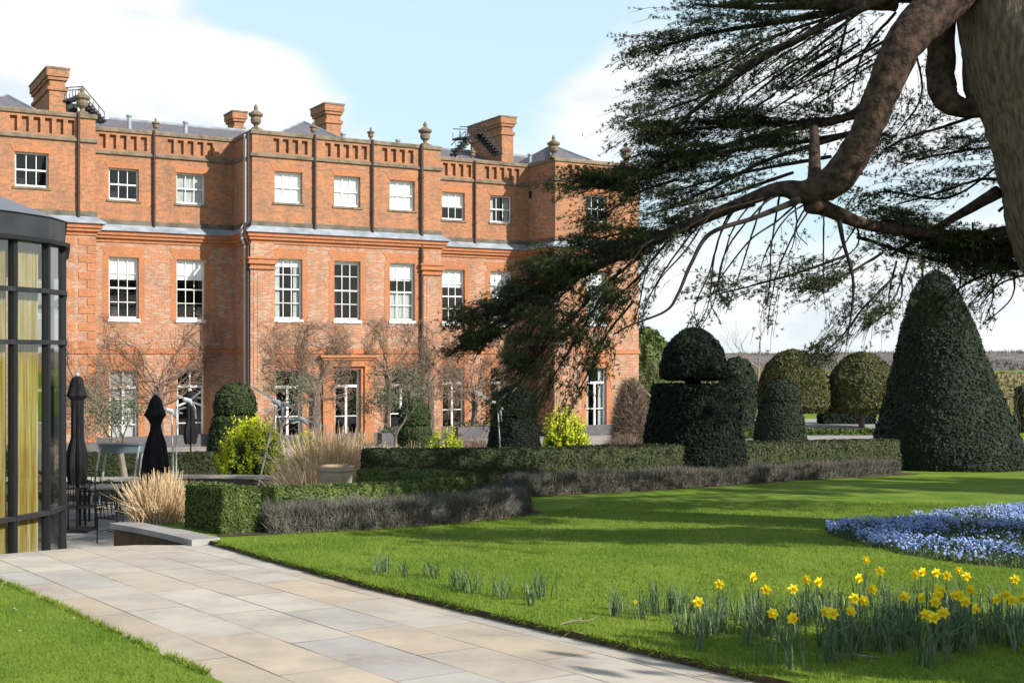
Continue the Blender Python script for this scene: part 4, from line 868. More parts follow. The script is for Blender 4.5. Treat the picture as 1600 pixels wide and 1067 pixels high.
def euphorbia(px, Y, w, h, label, zb, n=200, seed=1):
    X = (px-800)/F*Y; root = empty('euphorbia', (X, Y, zb), 0, label, 'euphorbia'); r = np.random.default_rng(seed)
    an = r.uniform(0, 6.28, n); ph = r.uniform(0.02, 1, n); el = np.arcsin(ph)
    T = np.stack([np.cos(an)*np.cos(el)*w/2, np.sin(an)*np.cos(el)*w/2, np.sin(el)*h*0.85 + h*0.12], 1) * (1 + 0.1*r.normal(size=(n, 1)))
    # stalk leaves
    S = []; 
    for t in np.linspace(0.25, 0.95, 9): S.append(T*np.array([t*0.9+0.05, t*0.9+0.05, t]))
    S = np.concatenate(S); npmesh('leaves', needles(S, 5, 0.11, 0.013, up=-0.2), 3, M['euphleaf'], root)
    Hh = np.repeat(T, 16, axis=0) + r.normal(0, 1, (n*16, 3))*np.array([0.035, 0.035, 0.075])
    npmesh('flower_heads', leaf_quads(Hh, 0.028, aspect=0.8), 4, M['euph'], root); return root
euphorbia(394, 31.5, 98/F*31.5, 1.55, 'large lime-yellow euphorbia between the domed yew and the dragonfly sculpture', -1.62, 380, 1)
euphorbia(482, 31.0, 56/F*31, 1.3, 'small lime-yellow euphorbia partly hidden by the straw grass', -1.62, 80, 2)
euphorbia(696, 31.0, 70/F*31, 1.10, 'low yellow euphorbia left of the pale stone table behind the long hedge', -1.42, 120, 3)
euphorbia(884, 31.5, 74/F*31.5, 1.50, 'bright lime-yellow euphorbia behind the long hedge, in front of the cedar bough tips', -1.42, 300, 4)
euphorbia(1600, 40, 45/F*40, 0.9, 'lime-yellow euphorbia at the right edge beyond the yew cone', -2.0, 90, 5)

def branch_tree(r, p, d, l, rad, depth, mb, tips, spread=0.6, up=0.15, segs=3):
    pts = [Vector(p)]; rr = [rad]; dd = Vector(d).normalized()
    for i in range(segs):
        dd = (dd + Vector((r.uniform(-1, 1), r.uniform(-1, 1), r.uniform(-1, 1)))*0.22 + Vector((0, 0, up*0.3))).normalized()
        pts.append(pts[-1] + dd*(l/segs)); rr.append(rad*(1 - 0.45*(i+1)/segs))
    mb.tube(pts, rr, 5 if rad > 0.02 else 3, cap=False)
    if depth == 0: tips.append(pts[-1]); tips.append(pts[-2]); return
    for i in range(r.choice((2, 3, 3))):
        q = pts[-1] if i < 2 else pts[-2]
        nd = (dd + Vector((r.uniform(-1, 1), r.uniform(-1, 1), r.uniform(-0.6, 1)))*spread + Vector((0, 0, up))).normalized()
        branch_tree(r, q, nd, l*r.uniform(0.62, 0.85), rr[-1]*0.8, depth-1, mb, tips, spread, up, segs)
def small_tree(name, px, Y, zb, th, ch, m, label, seed, depth=4, n=40, leaf=0.035, rad=0.07, lean=0.0, barkm='twig_grey', cat='tree', clump=0.16):
    r = random.Random(seed); X = (px-800)/F*Y; root = empty(name, (X, Y, zb), 0, label, cat); mb = MB(); tips = []
    mb.tube([(0, 0, -0.5), (0, 0, 0), (lean*0.5, 0, th*0.5), (lean, 0, th)], [rad*1.3, rad*1.2, rad, rad*0.9], 8)
    for i in range(3): branch_tree(r, (lean, 0, th), (r.uniform(-1, 1)+lean, r.uniform(-1, 1), 0.9), ch*0.42, rad*0.7, depth, mb, tips)
    mb.build('trunk', M[barkm], root)
    if m:
        T = np.array([tuple(t) for t in tips]); P = np.repeat(T, n, axis=0); P = P + rng.normal(0, clump, P.shape); npmesh('crown', leaf_quads(P, leaf, aspect=0.3), 4, m, root)
    return root
small_tree('olive_tree', 196, 31.0, -1.55, 0.75, 1.35, M['olive'], 'small grey-green olive tree by the leftmost arched french window', 3, depth=3, n=26, leaf=0.045, rad=0.08, lean=-0.12)
small_tree('olive_tree', 440, 36.0, -1.6, 1.1, 1.5, M['olive'], 'thin grey-green olive tree between the domed yew and the french window left of the doorway', 5, depth=3, n=12, leaf=0.05, rad=0.04)
small_tree('olive_tree', 618, 34.0, -1.6, 1.0, 1.6, M['olive'], 'airy grey olive tree with a forked pale trunk right of the garden doorway', 8, depth=3, n=20, leaf=0.045, rad=0.05)
small_tree('bare_tree', 1185, 90, -2.36, 3.0, 3.0, None, 'pale leafless tree rising behind the golden-green hollies', 11, depth=5, rad=0.10)
small_tree('rose_bush', 1592, 44, -2.1, 0.4, 2.2, None, 'leafless pale rose bush at the right edge behind the lawn', 14, depth=4, rad=0.035, cat='bush')
small_tree('bare_tree', 1020, 66, -2.36, 1.6, 1.8, None, 'bushy leafless tree beside the far corner of the mansion', 17, depth=5, rad=0.06)
# scrub and low hedging in the far garden
def far_hedge(x0, x1, y, h, m, label, n, seed, cat='hedge', th=1.2, leaf=0.10):
    return hedge('far_hedge', [(x0, y), (x1, y)], th, h, lambda q: -2.36, m, label, n, leaf=leaf, cat=cat, seed=seed, bump=0.25, flat=0.1)
far_hedge(9, 44, 92, 2.6, M['tan'], 'tan and brown distant hedge crossing the far garden behind the trees', 16000, 51, leaf=0.14)
far_hedge(17.3, 20.2, 70, 1.15, M['yew'], 'low dark square hedge between the two golden-green hollies and the yew cone', 6000, 52)
far_hedge(26, 34, 64, 2.3, M['hedge'], 'dark overgrown hedge beyond the right flank of the yew cone', 9000, 53)
far_hedge(24.5, 31, 58, 0.9, M['tan'], 'low brownish planting at the right edge beyond the yew cone', 6000, 54)
far_hedge(5.5, 12, 58, 0.55, M['box'], 'low clipped green hedge on the far lawn below the capped yew', 6000, 55)
far_hedge(14.2, 22, 60.5, 0.35, M['box'], 'very low green edging strip on the far lawn', 5000, 56)
# ------------------------------------------------------------------ leafless climbers trained on the front (they grow in the bed, a thing each)
def climber(px, yo, x0, x1, z0, z1, label, seed, n=16, trunk=0.06, dens=0.72, tw_n=1500):
    """trunk from the ground at px, fans out between x0..x1 (metres either side) and z0..z1"""
    r = random.Random(seed); xc = hs(px, yo); base = Hw(xc, yo-0.15, ZB); root = empty('climber', base, math.atan2(UY, UX), label, 'climber')
    mb = MB(); tw = MB(); zf = z0 - ZB
    for k in range(3):
        o = (k-1)*0.12; mb.tube([(o, 0, 0), (o*0.3+r.uniform(-.1, .1), 0.02, zf*0.35), (-o*0.8+r.uniform(-.12, .12), 0, zf*0.7), (o, 0.02, zf)], [trunk*1.3, trunk, trunk, trunk*0.8], 6)
    mb.build('trunk', M['bark'], root)
    segs = []
    def grow(x, z, dx, dz, l, rad, d):
        steps = max(2, int(l/0.22)); pts = [(x, -0.02, z)]; 
        for i in range(steps):
            dx += r.uniform(-0.35, 0.35); dz += r.uniform(-0.3, 0.32); m_ = math.hypot(dx, dz) or 1; dx /= m_; dz /= m_
            x += dx*0.22; z += dz*0.22
            if z + ZB > z1: dz = -abs(dz)*0.3; z = z1 - ZB
            if not (x0 <= x <= x1): dx = -dx
            pts.append((x, -0.02 + r.uniform(-0.05, 0.03), z)); segs.append((x, z))
            if d > 0 and r.random() < 0.45*dens: grow(x, z, dx + r.uniform(-1.3, 1.3), dz + r.uniform(-1.0, 1.3), l*r.uniform(0.35, 0.7), rad*0.6, d-1)
        tw.tube(pts, [rad*(1 - 0.6*i/steps) for i in range(steps+1)], 4, cap=False)
    for i in range(n):
        a = math.pi*(i+0.5)/n; sp = max(abs(x0), abs(x1)) if False else (abs(x0) if math.cos(a) > 0 else abs(x1))
        grow(r.uniform(-.1, .1), zf + r.uniform(-0.9, 0.2), -math.cos(a)*1.3, math.sin(a)*0.7 + 0.1, 0.7 + sp*abs(math.cos(a))*1.1 + 0.8*math.sin(a), 0.026, 3)
    tw.build('branches', M['twig'], root)
    S = np.array(segs); k = int(tw_n); idx = rng.integers(0, len(S), k)
    P = np.stack([S[idx, 0] + rng.normal(0, 0.10, k), -0.05 + rng.normal(0, 0.05, k), S[idx, 1] + rng.normal(0, 0.10, k)], 1)
    npmesh('twigs', needles(P, 1, 0.22, 0.009, up=0.1), 3, M['twig'], root)
climber(250, REC, -2.9, 2.4, 0.4, 3.3, 'sprawling leafless climber spreading between the two left ground-floor windows of the mansion', 61, n=16)
climber(128, 0, -0.8, 0.8, 0.2, 2.9, 'leafless climber on the brick quoins beside the glass pavilion', 62, n=9)
climber(492, 0, -2.2, 1.5, 0.4, 3.0, 'thick leafless wisteria climbing left of the garden doorway', 63, n=22, trunk=0.16, tw_n=3600)
climber(606, 0, -1.0, 1.9, 1.0, 3.1, 'leafless climber right of the garden doorway, arching over towards the downpipe', 64, n=14)
climber(672, 0, -1.6, 1.6, 0.2, 2.8, 'tangled leafless climber on the right corner pilaster of the central block', 65, n=14, trunk=0.09, tw_n=2600)
climber(742, REC, -1.6, 1.9, 0.0, 2.6, 'leafless climber between the two windows right of the central block', 66, n=14)
climber(830, REC-0.6, -1.8, 1.3, -0.4, 2.2, 'leafless climber in the shaded corner beneath the cedar bough', 67, n=14)
# twiggy shrub at the end of the house: a dense rounded heap of stems
def twig_heap(px, Y, w, h, zb, label, seed, n=3600, m='twig', hgt=None):
    X = (px-800)/F*Y; r = np.random.default_rng(seed); d = rdirs(n, 0.25); d[:, 2] = np.abs(d[:, 2]); rr = r.uniform(0.25, 1, n)**0.6
    P = d*np.array([w/2, w/2, h])*rr[:, None]*0.93; b = d*0.6; b[:, 2] += 0.5
    o = npmesh('bare_shrub', needles(P, 3, 0.42, 0.013, up=0.2, bias=b), 3, M[m]); o.location = (X, Y, zb); return tag(o, label, 'shrub')
twig_heap(986, 50, 64/F*50, 3.2, -2.3, 'dense brown leafless shrub covering the right end of the mansion beside the dark domed yew', 71)
twig_heap(975, 38, 70/F*38, 0.75, -1.75, 'low reddish-brown shrub just behind the long hedge below the right end of the mansion', 72, n=1500)
twig_heap(742, 47, 3.6, 0.5, -2.2, 'low brown planting against the wall behind the pale stone table', 73, n=900)

# ------------------------------------------------------------------ patio: pond wall, pots, parasols, chairs, sculptures
def at(px, Y, z=None): return ((px-800)/F*Y, Y, patio_z(Y) if z is None else z)
# curved low pond wall
pw = empty('curved_wall', (-7.5, 24.8, -1.75), 0, 'curved low stone wall with pale coping behind the near box hedge and straw grass', 'wall')
def ringmesh(r0, r1, z0, z1, a0=0, a1=360, k=48):
    mb = MB(); n = k + 1; full = (a1-a0) == 360
    for i in range(n):
        a = R(a0 + (a1-a0)*i/k)
        for (rr, z) in ((r0, z0), (r1, z0), (r1, z1), (r0, z1)): mb.v.append((rr*math.cos(a), rr*math.sin(a), z))
    for i in range(k):
        for j in range(4): a = i*4+j; b = i*4+(j+1) % 4; mb.f.append((a, b, b+4, a+4))
    return mb
ringmesh(5.4, 5.65, -0.02, 0.40, 8, 98).build('wall', M['stone_dark'], pw); ringmesh(5.32, 5.72, 0.40, 0.46, 8, 98).build('coping', M['pale_stone'], pw)
o_ = ringmesh(5.66, 8.6, -0.02, 0.14, 8, 98).build('flower_bed_soil', M['soil'], loc=(-7.5, 24.8, -1.75)); tag(o_, kind='structure')
mb = MB(); mb.prism([(-3.0, 25.1), (0, 25.9), (3.4, 28.6), (3.4, 33), (-3, 33)], -1.95, -1.41); tag(mb.build('flower_bed_soil', M['soil']), kind='structure')
lw = empty('garden_wall', at(150, 30), 0, 'low stone garden wall with pale coping behind the patio chairs', 'wall')
mb = MB(); mb.box(-4.2, 1.1, -0.15, 0.15, 0, 0.36); mb.build('wall', M['stone_dark'], lw); mb = MB(); mb.box(-4.25, 1.15, -0.22, 0.22, 0.36, 0.43); mb.build('coping', M['pale_stone'], lw)
st = empty('stone_step', at(160, 27.4), 0, 'wide pale stone step in front of the low garden wall', 'step')
mb = MB(); mb.box(-3.5, 0.9, -0.3, 0.3, 0, 0.06); mb.box(-3.4, 0.8, -0.12, 0.3, 0.06, 0.16); mb.build('tread', M['pale_stone'], st)
mb = MB(); mb.box(-3.3, 0.7, 0.0, 0.28, 0.163, 0.30); mb.build('riser', M['plinth'], st)

def pot(name, px, Y, z, s, m, label, prof=None):
    o = empty(name, at(px, Y, z), 0, label, 'pot'); mb = MB()
    mb.lathe([(0.30*s, 0), (0.36*s, 0.12*s), (0.44*s, 0.5*s), (0.46*s, 0.82*s), (0.50*s, 0.86*s), (0.50*s, 0.96*s), (0.44*s, 0.97*s), (0.42*s, 0.85*s)], 20)
    mb.build('body', m, o, smooth=False); t = MB(); t.prism([(0.42*s*math.cos(R(a)), 0.42*s*math.sin(R(a))) for a in range(0, 360, 20)], 0.80*s, 0.84*s); t.build('soil', M['soil'], o)
    if z > patio_z(Y) + 0.05: p_ = MB(); p_.box(-0.36*s, 0.36*s, -0.36*s, 0.36*s, patio_z(Y) - z, -0.002); p_.build('base', M['stone_dark'], o)
    return o
pot('clay_pot', 524, 22.6, -1.03, 0.68, M['terracotta'], 'big pale clay pot standing in straw-coloured grass behind the box hedge')
pot('planter', 452, 33, -1.72, 0.6, mat('zinc_planter', (0.30, 0.33, 0.36), 0.5, 0.4), 'small grey planter behind the legs of the dragonfly sculpture')

def parasol(px, Y, ztop, wide, label, seed, bell):
    r = random.Random(seed); zb = patio_z(Y); o = empty('closed_parasol', at(px, Y), 0, label, 'parasol', 'closed parasols on the patio'); H = ztop - zb
    mb = MB(); mb.tube([(0, 0, 0), (0, 0, H-0.02)], 0.028, 8); mb.build('pole', M['grey_metal'], o)
    mb = MB(); mb.box(-0.28, 0.28, -0.28, 0.28, 0, 0.05); mb.build('base', M['grey_metal'], o)
    w = wide
    if bell: prof = [(0.62, 0.18), (0.70, 0.30), (0.62, 0.50), (0.48, 0.62), (0.27, 0.72), (0.24, 0.765), (0.36, 0.80), (0.56, 0.84), (0.42, 0.89), (0.30, 0.95), (0.08, 0.995)]
    else: prof = [(0.50, 0.30), (0.62, 0.40), (0.58, 0.50), (0.36, 0.60), (0.36, 0.78), (0.42, 0.84), (0.66, 0.87), (0.46, 0.93), (0.34, 0.98), (0.1, 0.995)]
    k = 28; mb = MB(); rows = []
    ph = [r.uniform(0, 6.28) for _ in range(3)]
    for q, (rr, zz) in enumerate(prof):
        n0 = len(mb.v)
        for j in range(k):
            a = 2*math.pi*j/k; f_ = 1 + 0.20*math.sin(7*a + ph[0]) * (1 if zz < 0.8 else 0.4) + 0.06*math.sin(3*a + ph[1] + q)
            mb.v.append((rr*w*f_*math.cos(a), rr*w*f_*math.sin(a)*0.8, zz*H + (0.03*math.sin(7*a+ph[0]) if q == 0 else 0)))
        rows.append(n0)
    for a, b in zip(rows[:-1], rows[1:]):
        for j in range(k): mb.f.append((a+j, a+(j+1) % k, b+(j+1) % k, b+j))
    mb.build('canopy', M['fabric'], o)
    mb = MB(); mb.lathe([(0.03, 0), (0.045, 0.03), (0.02, 0.07)], 8, (0, 0, H-0.02)); mb.build('finial', M['steel'], o); return o
parasol(121, 24.0, 1.24, 0.29, 'closed black parasol with a hooded top right beside the glass pavilion', 81, False)
parasol(243, 25.0, 0.85, 0.38, 'closed black parasol with its canvas hanging in wide folds behind the straw grass', 82, True)
parasol(298, 41.0, 0.45, 0.34, 'small closed black parasol in front of the right-hand window of the set-back left part', 83, False)

def chair(px, Y, rz, label, seed=0):
    o = empty('garden_chair', at(px, Y), rz, label, 'chair', 'black metal garden chairs on the patio'); w, dd = 0.25, 0.24
    for sx in (-1, 1):
        for sy in (-1, 1):
            mb = MB(); mb.tube([(sx*w, sy*dd, 0), (sx*w, sy*dd*0.95, 0.44)], 0.014, 6); mb.build('leg', M['black_metal'], o)
    mb = MB(); mb.box(-w-0.01, w+0.01, -dd-0.01, dd+0.01, 0.435, 0.45)
    for i in range(7): x = -w + i*2*w/6; mb.box(x-0.012, x+0.012, -dd, dd, 0.452, 0.462)
    mb.build('seat', M['grey_metal'], o)
    mb = MB(); mb.tube([(-w, dd*0.95, 0.44), (-w, dd+0.07, 0.86), (-w*0.5, dd+0.09, 0.90), (w*0.5, dd+0.09, 0.90), (w, dd+0.07, 0.86), (w, dd*0.95, 0.44)], 0.013, 6)
    for i in range(1, 5): x = -w + i*2*w/5; mb.tube([(x, dd, 0.46), (x*1.0, dd+0.08, 0.87)], 0.009, 5)
    mb.tube([(-w, dd+0.03, 0.62), (w, dd+0.03, 0.62)], 0.009, 5)
    mb.build('backrest', M['black_metal'], o)
    for s in (-1, 1):
        mb = MB(); mb.tube([(s*w, dd+0.02, 0.66), (s*(w+0.02), 0, 0.67), (s*w, -dd, 0.64), (s*w, -dd, 0.44)], 0.013, 6); mb.build('armrest', M['black_metal'], o)
    mb = MB(); mb.tube([(-w, 0, 0.18), (w, 0, 0.18)], 0.008, 5); mb.tube([(-w, -dd, 0.2), (-w, dd, 0.2)], 0.008, 5); mb.tube([(w, -dd, 0.2), (w, dd, 0.2)], 0.008, 5); mb.build('stretcher', M['black_metal'], o); return o
chair(183, 22.6, R(150), 'black metal garden chair with arms nearest the end of the path')
chair(207, 23.4, R(-60), 'black metal garden chair turned sideways beside the straw grass')
chair(128, 24.2, R(20), 'dark garden chair half hidden behind the corner of the glass pavilion')
chair(114, 26.2, R(200), 'dark garden chair under the hooded parasol beside the pavilion')
chair(150, 27.0, R(170), 'dark garden chair at the far side of the pale patio table')
def table(px, Y, w, m, label, h=0.74):
    o = empty('patio_table', at(px, Y), R(12), label, 'table'); mb = MB(); mb.box(-w/2, w/2, -0.38, 0.38, h-0.035, h); mb.build('tabletop', m, o)
    for sx in (-1, 1):
        for sy in (-1, 1): mb = MB(); mb.box(sx*(w/2-0.05)-0.02, sx*(w/2-0.05)+0.02, sy*0.33-0.02, sy*0.33+0.02, 0, h-0.036); mb.build('leg', M['black_metal'], o)
    return o
table(157, 25.2, 0.80, M['pale_stone'], 'small patio table with a pale top between the garden chairs')
table(116, 25.0, 0.6, M['grey_metal'], 'grey patio table partly hidden by the glass pavilion', 0.76)
# tall metal trough on slanted legs
o = empty('water_trough', at(190, 27.0), 0, 'grey metal trough on four long slanted legs between the two black parasols', 'trough')
zt = EYE - (692-HOR)/F*27.0 - patio_z(27.0); mb = MB(); mb.box(-0.42, 0.44, -0.2, 0.2, zt-0.20, zt-0.02); mb.box(-0.45, 0.47, -0.23, 0.23, zt-0.03, zt); mb.build('trough', mat('zinc', (0.20, 0.26, 0.29), 0.4, 0.5), o)
for a, b, y in ((-0.38, -0.62, -0.18), (0.44, 0.24, -0.18), (-0.36, -0.60, 0.18), (0.42, 0.22, 0.18)):
    mb = MB(); mb.tube([(b, y*1.4, 0), (a, y, zt-0.02)], 0.022, 6); mb.build('leg', M['steel'], o)
# dragonfly sculptures on thin poles
def dragonfly(px, py, Y, wings, poles, label, bright=True):
    zc = EYE - (py-HOR)/F*Y; X = (px-800)/F*Y; zb = patio_z(Y); o = empty('dragonfly_sculpture', (X, Y, zb), 0, label, 'sculpture', 'steel dragonfly sculptures'); h = zc - zb; q = Y/F
    for dx, dy in wings:
        mb = MB(); tip = Vector((dx*q, -0.1, h - dy*q)); c = Vector((0, 0, h)); d = (tip-c); nrm = Vector((-d.z, 0, d.x)).normalized()
        pts = [c + d*t + nrm*w_ for t, w_ in ((0, 0.012), (0.35, 0.026), (0.8, 0.03), (1.0, 0.0), (0.8, -0.018), (0.35, -0.016), (0, -0.012))]
        mb.poly(pts); mb.poly([p + Vector((0, 0.012, 0)) for p in reversed(pts)])
        for i in range(7): j_ = (i+1) % 7; mb.quad(pts[i], pts[j_], pts[j_] + Vector((0, 0.012, 0)), pts[i] + Vector((0, 0.012, 0)))
        mb.build('wing', M['steel'], o)
    mb = MB(); mb.tube([(-0.12, -0.05, h+0.04), (0, 0, h), (0.10, 0.06, h-0.16), (0.13, 0.08, h-0.42)], [0.05, 0.06, 0.03, 0.012], 8); mb.build('body', M['steel'], o)
    for bx, tx in poles:
        mb = MB(); mb.tube([(bx*q, 0, 0), (tx*q, 0, h)], 0.02, 6); mb.build('pole', M['steel'], o)
    return o
dragonfly(434, 628, 27.5, [(-42, -26), (30, 12), (20, 4), (-20, 16)], [(-38, 0), (-4, 8)], 'steel dragonfly sculpture with long raised wings on two leaning poles above the lime-yellow euphorbia')
dragonfly(474, 655, 30.0, [(36, 12), (-26, -2), (28, -8), (-18, 6)], [(-6, 0)], 'steel dragonfly sculpture with flat horizontal wings in front of the window left of the doorway')
dragonfly(296, 626, 28.5, [(-22, -12), (22, -16), (26, 10), (-18, 8)], [(-21, -20)], 'steel dragonfly sculpture with crossed wings in front of a white-barred french window')
dragonfly(268, 642, 29.0, [(-30, -4), (26, -6), (20, 4)], [(4, 0)], 'steel dragonfly sculpture with straight wings just right of the bell-shaped closed parasol')
dragonfly(775, 630, 29.0, [(34, -26), (-36, -22), (12, 10)], [(12, 2)], 'steel dragonfly sculpture on one leaning pole under the sunlit cedar bough')
# pale stone table behind the long hedge
o = empty('stone_table', at(736, 29.5, -1.415), 0, 'pale oval stone table seen over the top of the long dark hedge', 'table'); mb = MB()
mb.prism([(0.46*math.cos(R(a)), 0.30*math.sin(R(a))) for a in range(0, 360, 15)], 0.63, 0.75); mb.build('tabletop', M['pale_stone'], o); mb = MB(); mb.lathe([(0.22, 0), (0.14, 0.15), (0.14, 0.5), (0.24, 0.63)], 12); mb.build('pedestal', M['pale_stone'], o)
o = empty('stone_bench', at(676, 29.0, -1.415), 0, 'small pale stone seat end left of the oval stone table', 'bench'); mb = MB(); mb.box(-0.17, 0.2, -0.2, 0.2, 0.49, 0.57); mb.build('slab', M['pale_stone'], o); mb = MB(); mb.box(-0.1, 0.12, -0.12, 0.12, 0, 0.49); mb.build('pedestal', M['pale_stone'], o)
# dark planters against the front
for px, yo, w, label in ((622, -1.4, 1.7, 'dark rectangular planter against the mansion right of the doorway'), (748, 0.9, 2.4, 'dark rectangular planter below the windows right of the central block')):
    p = Hw(hs(px, yo), yo, -2.3); o = empty('planter_box', p, math.atan2(UY, UX), label, 'planter'); mb = MB(); mb.box(-w/2, w/2, -0.25, 0.25, 0, 0.62); mb.build('box', M['plinth'], o); mb = MB(); mb.box(-w/2+0.04, w/2-0.04, -0.21, 0.21, 0.62, 0.64); mb.build('soil', M['soil'], o)
    P = rng.uniform((-w/2, -0.2, 0.62), (w/2, 0.2, 0.85), (500, 3)); npmesh('plants', leaf_quads(P, 0.05), 4, M['olive'], o)

# ------------------------------------------------------------------ glass pavilion at the left
PV = empty('glass_pavilion', (-8.5, 20.5, -1.75), 0, 'dark metal-framed glass pavilion with faceted roof and yellow curtains beside the path', 'pavilion')
def PW(p, z=None): return (p[0] + 8.5, p[1] - 20.5, (z if z is not None else 0) + 1.75)
PC = Vector((-11.3, 21.2))                               # centre of the faceted plan
pp = [(-150, 17.4), (-62, 17.75), (20, 18.6), (72, 19.3), (98, 20.0), (97, 22.2), (80, 25.0), (30, 27.5)]
pp = [((a-800)/F*Y, Y) for a, Y in pp]
# straighten: keep given points as the corner posts
ZT, ZF = 3.42, 3.76
def seg(a, b, t): return (a[0]+(b[0]-a[0])*t, a[1]+(b[1]-a[1])*t)
def post(p, w, d, z0, z1, name, nx, ny, m=M['grey_metal']):
    n = Vector((nx, ny)).normalized(); t = Vector((-n.y, n.x)); c = Vector(p); q = [c - t*w/2 - n*d/2, c + t*w/2 - n*d/2, c + t*w/2 + n*d/2, c - t*w/2 + n*d/2]
    mb = MB(); mb.prism([PW((v_.x, v_.y))[:2] for v_ in q], z0+1.75, z1+1.75); return mb.build(name, m, PV)
for i in range(len(pp)-1):
    a, b = pp[i], pp[i+1]; d = Vector((b[0]-a[0], b[1]-a[1])); L = d.length; d.normalize(); nrm = Vector((d.y, -d.x))
    mb = MB(); mb.quad(PW(a, -1.7), PW(b, -1.7), PW(b, ZT), PW(a, ZT)); mb.build('glazing', M['pav_glass'], PV)
    post(a, 0.085, 0.11, -1.75, ZT, 'post', nrm.x, nrm.y, M['black_metal'])
    nm = 1
    for k_ in range(1, nm): post(seg(a, b, k_/nm), 0.07, 0.12, -1.75, ZT, 'mullion', nrm.x, nrm.y, M['black_metal'])
    for z in (2.62, 1.83, -0.80, -1.66):
        mb = MB(); A, B = Vector(a), Vector(b); n2 = nrm*0.05
        q = [A - n2 + nrm*0.02, B - n2 + nrm*0.02, B + n2 + nrm*0.02, A + n2 + nrm*0.02]; mb.prism([PW((v_.x, v_.y))[:2] for v_ in q], z+1.75-0.035, z+1.75+0.035); mb.build('transom', M['grey_metal'], PV)
    # curtains and a dark core behind the glass
    for (t0, t1) in (((0.10, 0.42), (0.50, 0.97)) if i < 2 else ((0.30, 0.93),) if i == 2 else ()):
        p0, p1 = seg(a, b, t0), seg(a, b, t1); mb = MB(); k2 = 26; rows = []
        for q in range(k2+1):
            t = q/k2; c = Vector(seg(p0, p1, t)) - nrm*(0.13 + 0.03*math.sin(q*1.9)); rows.append(c)
        for q in range(k2): mb.quad(PW(rows[q], -1.7), PW(rows[q+1], -1.7), PW(rows[q+1], ZT-0.1), PW(rows[q], ZT-0.1))
        mb.build('curtain', M['curtain_y'], PV)
ring = [PW(p)[:2] for p in pp]; cx, cy = PC.x + 8.5, PC.y - 20.5
full = ring + [(cx - 3, cy + 6.5), (cx - 8, cy + 2), (cx - 8, cy - 4)]
def scaled(k): return [(cx + (x-cx)*k, cy + (y-cy)*k) for x, y in full]
mb = MB(); mb.prism([(x, y) for x, y in scaled(0.999)], -0.3, 0.04); mb.build('floor', M['patio'], PV)
mb = MB(); mb.prism(scaled(1.012), ZT+1.75-0.005, ZF+1.75); mb.build('fascia', mat('fascia_metal', (0.030, 0.031, 0.037), 0.4, 0.3, c2=(0.05, 0.05, 0.056), scale=1.5), PV)
mb = MB(); mb.prism(scaled(1.033), ZT+1.75-0.07, ZT+1.75-0.006); mb.build('gutter', M['black_metal'], PV)
mb = MB(); e0 = scaled(1.02); e1 = scaled(0.55); n = len(full)
for i in range(n):
    j2 = (i+1) % n; mb.quad((*e0[i], ZF+1.752), (*e0[j2], ZF+1.752), (*e1[j2], ZF+1.75+0.72), (*e1[i], ZF+1.75+0.72))
mb.poly([(*p, ZF+1.75+0.72) for p in e1]); mb.build('roof', mat('pavilion_roof', (0.16, 0.17, 0.19), 0.45, 0.3), PV)
mb = MB(); cc = scaled(0.55); mb.prism(cc, 0.05, ZT+1.6); mb.build('inner_wall', M['room'], PV)
# ------------------------------------------------------------------ the great cedar
CY = 15.6
cedar = empty('cedar_tree', (8.0, CY, lawn_z(CY)), 0, 'huge old cedar with a massive trunk at the right edge and layered boughs sweeping left', 'tree')
CL = Vector(cedar.location)
def cp(px, py, Y): return W(px, py, Y) - CL
def mpath(mb, pts, ws, k=12, sub=5, wob=0.0, seed=0):
    """a smooth limb through (px, py, Y) points with pixel widths ws"""
    r = random.Random(seed); Pw = [cp(*p) for p in pts]; Rw = [w/2/F*p[2] for w, p in zip(ws, pts)]; out, rr = [], []
    n = len(Pw)
    for i in range(n-1):
        p0, p1, p2, p3 = Pw[max(i-1, 0)], Pw[i], Pw[i+1], Pw[min(i+2, n-1)]
        for s in range(sub):
            t = s/sub; t2, t3 = t*t, t*t*t
            q = 0.5*((2*p1) + (p2-p0)*t + (2*p0-5*p1+4*p2-p3)*t2 + (3*p1-p0-3*p2+p3)*t3)
            w = Rw[i] + (Rw[i+1]-Rw[i])*t
            out.append(q + Vector((r.uniform(-1, 1), r.uniform(-1, 1), r.uniform(-1, 1)))*w*wob); rr.append(w*(1 + r.uniform(-1, 1)*wob*0.5))
    out.append(Pw[-1]); rr.append(Rw[-1]); n0 = len(mb.v); mb.tube(out, rr, k)
    if Rw[0] > 0.1:                                      # knobbly bark
        V = np.array(mb.v[n0:]); d = smooth_noise(V, 4, seed)*0.06 + smooth_noise(V, 13, seed+1)*0.03
        V = V + rdirs(len(V))*0.0 + (V - np.repeat(np.array([tuple(q) for q in out]), k, axis=0))*d[:, None]*3*0.6; mb.v[n0:] = [tuple(v) for v in V]
    return out
t = MB(); mpath(t, [(1900, 1010, 15.2), (1840, 760, 15.4), (1775, 560, 15.5), (1708, 380, 15.5), (1655, 220, 15.5), (1608, 80, 15.5), (1575, -60, 15.6), (1560, -260, 15.8), (1600, -600, 16.5), (1640, -1000, 17)],
      [330, 235, 215, 210, 205, 195, 175, 140, 100, 50], k=40, sub=10, wob=0.012, seed=1); t.build('trunk', M['bark'], cedar, smooth=True)
def limb(pts, ws, seed, name='bough', k=14, wob=0.03, m='limb'):
    b = MB(); mpath(b, pts, ws, k=k, sub=7, wob=wob, seed=seed); return b.build(name, M[m], cedar, smooth=True)
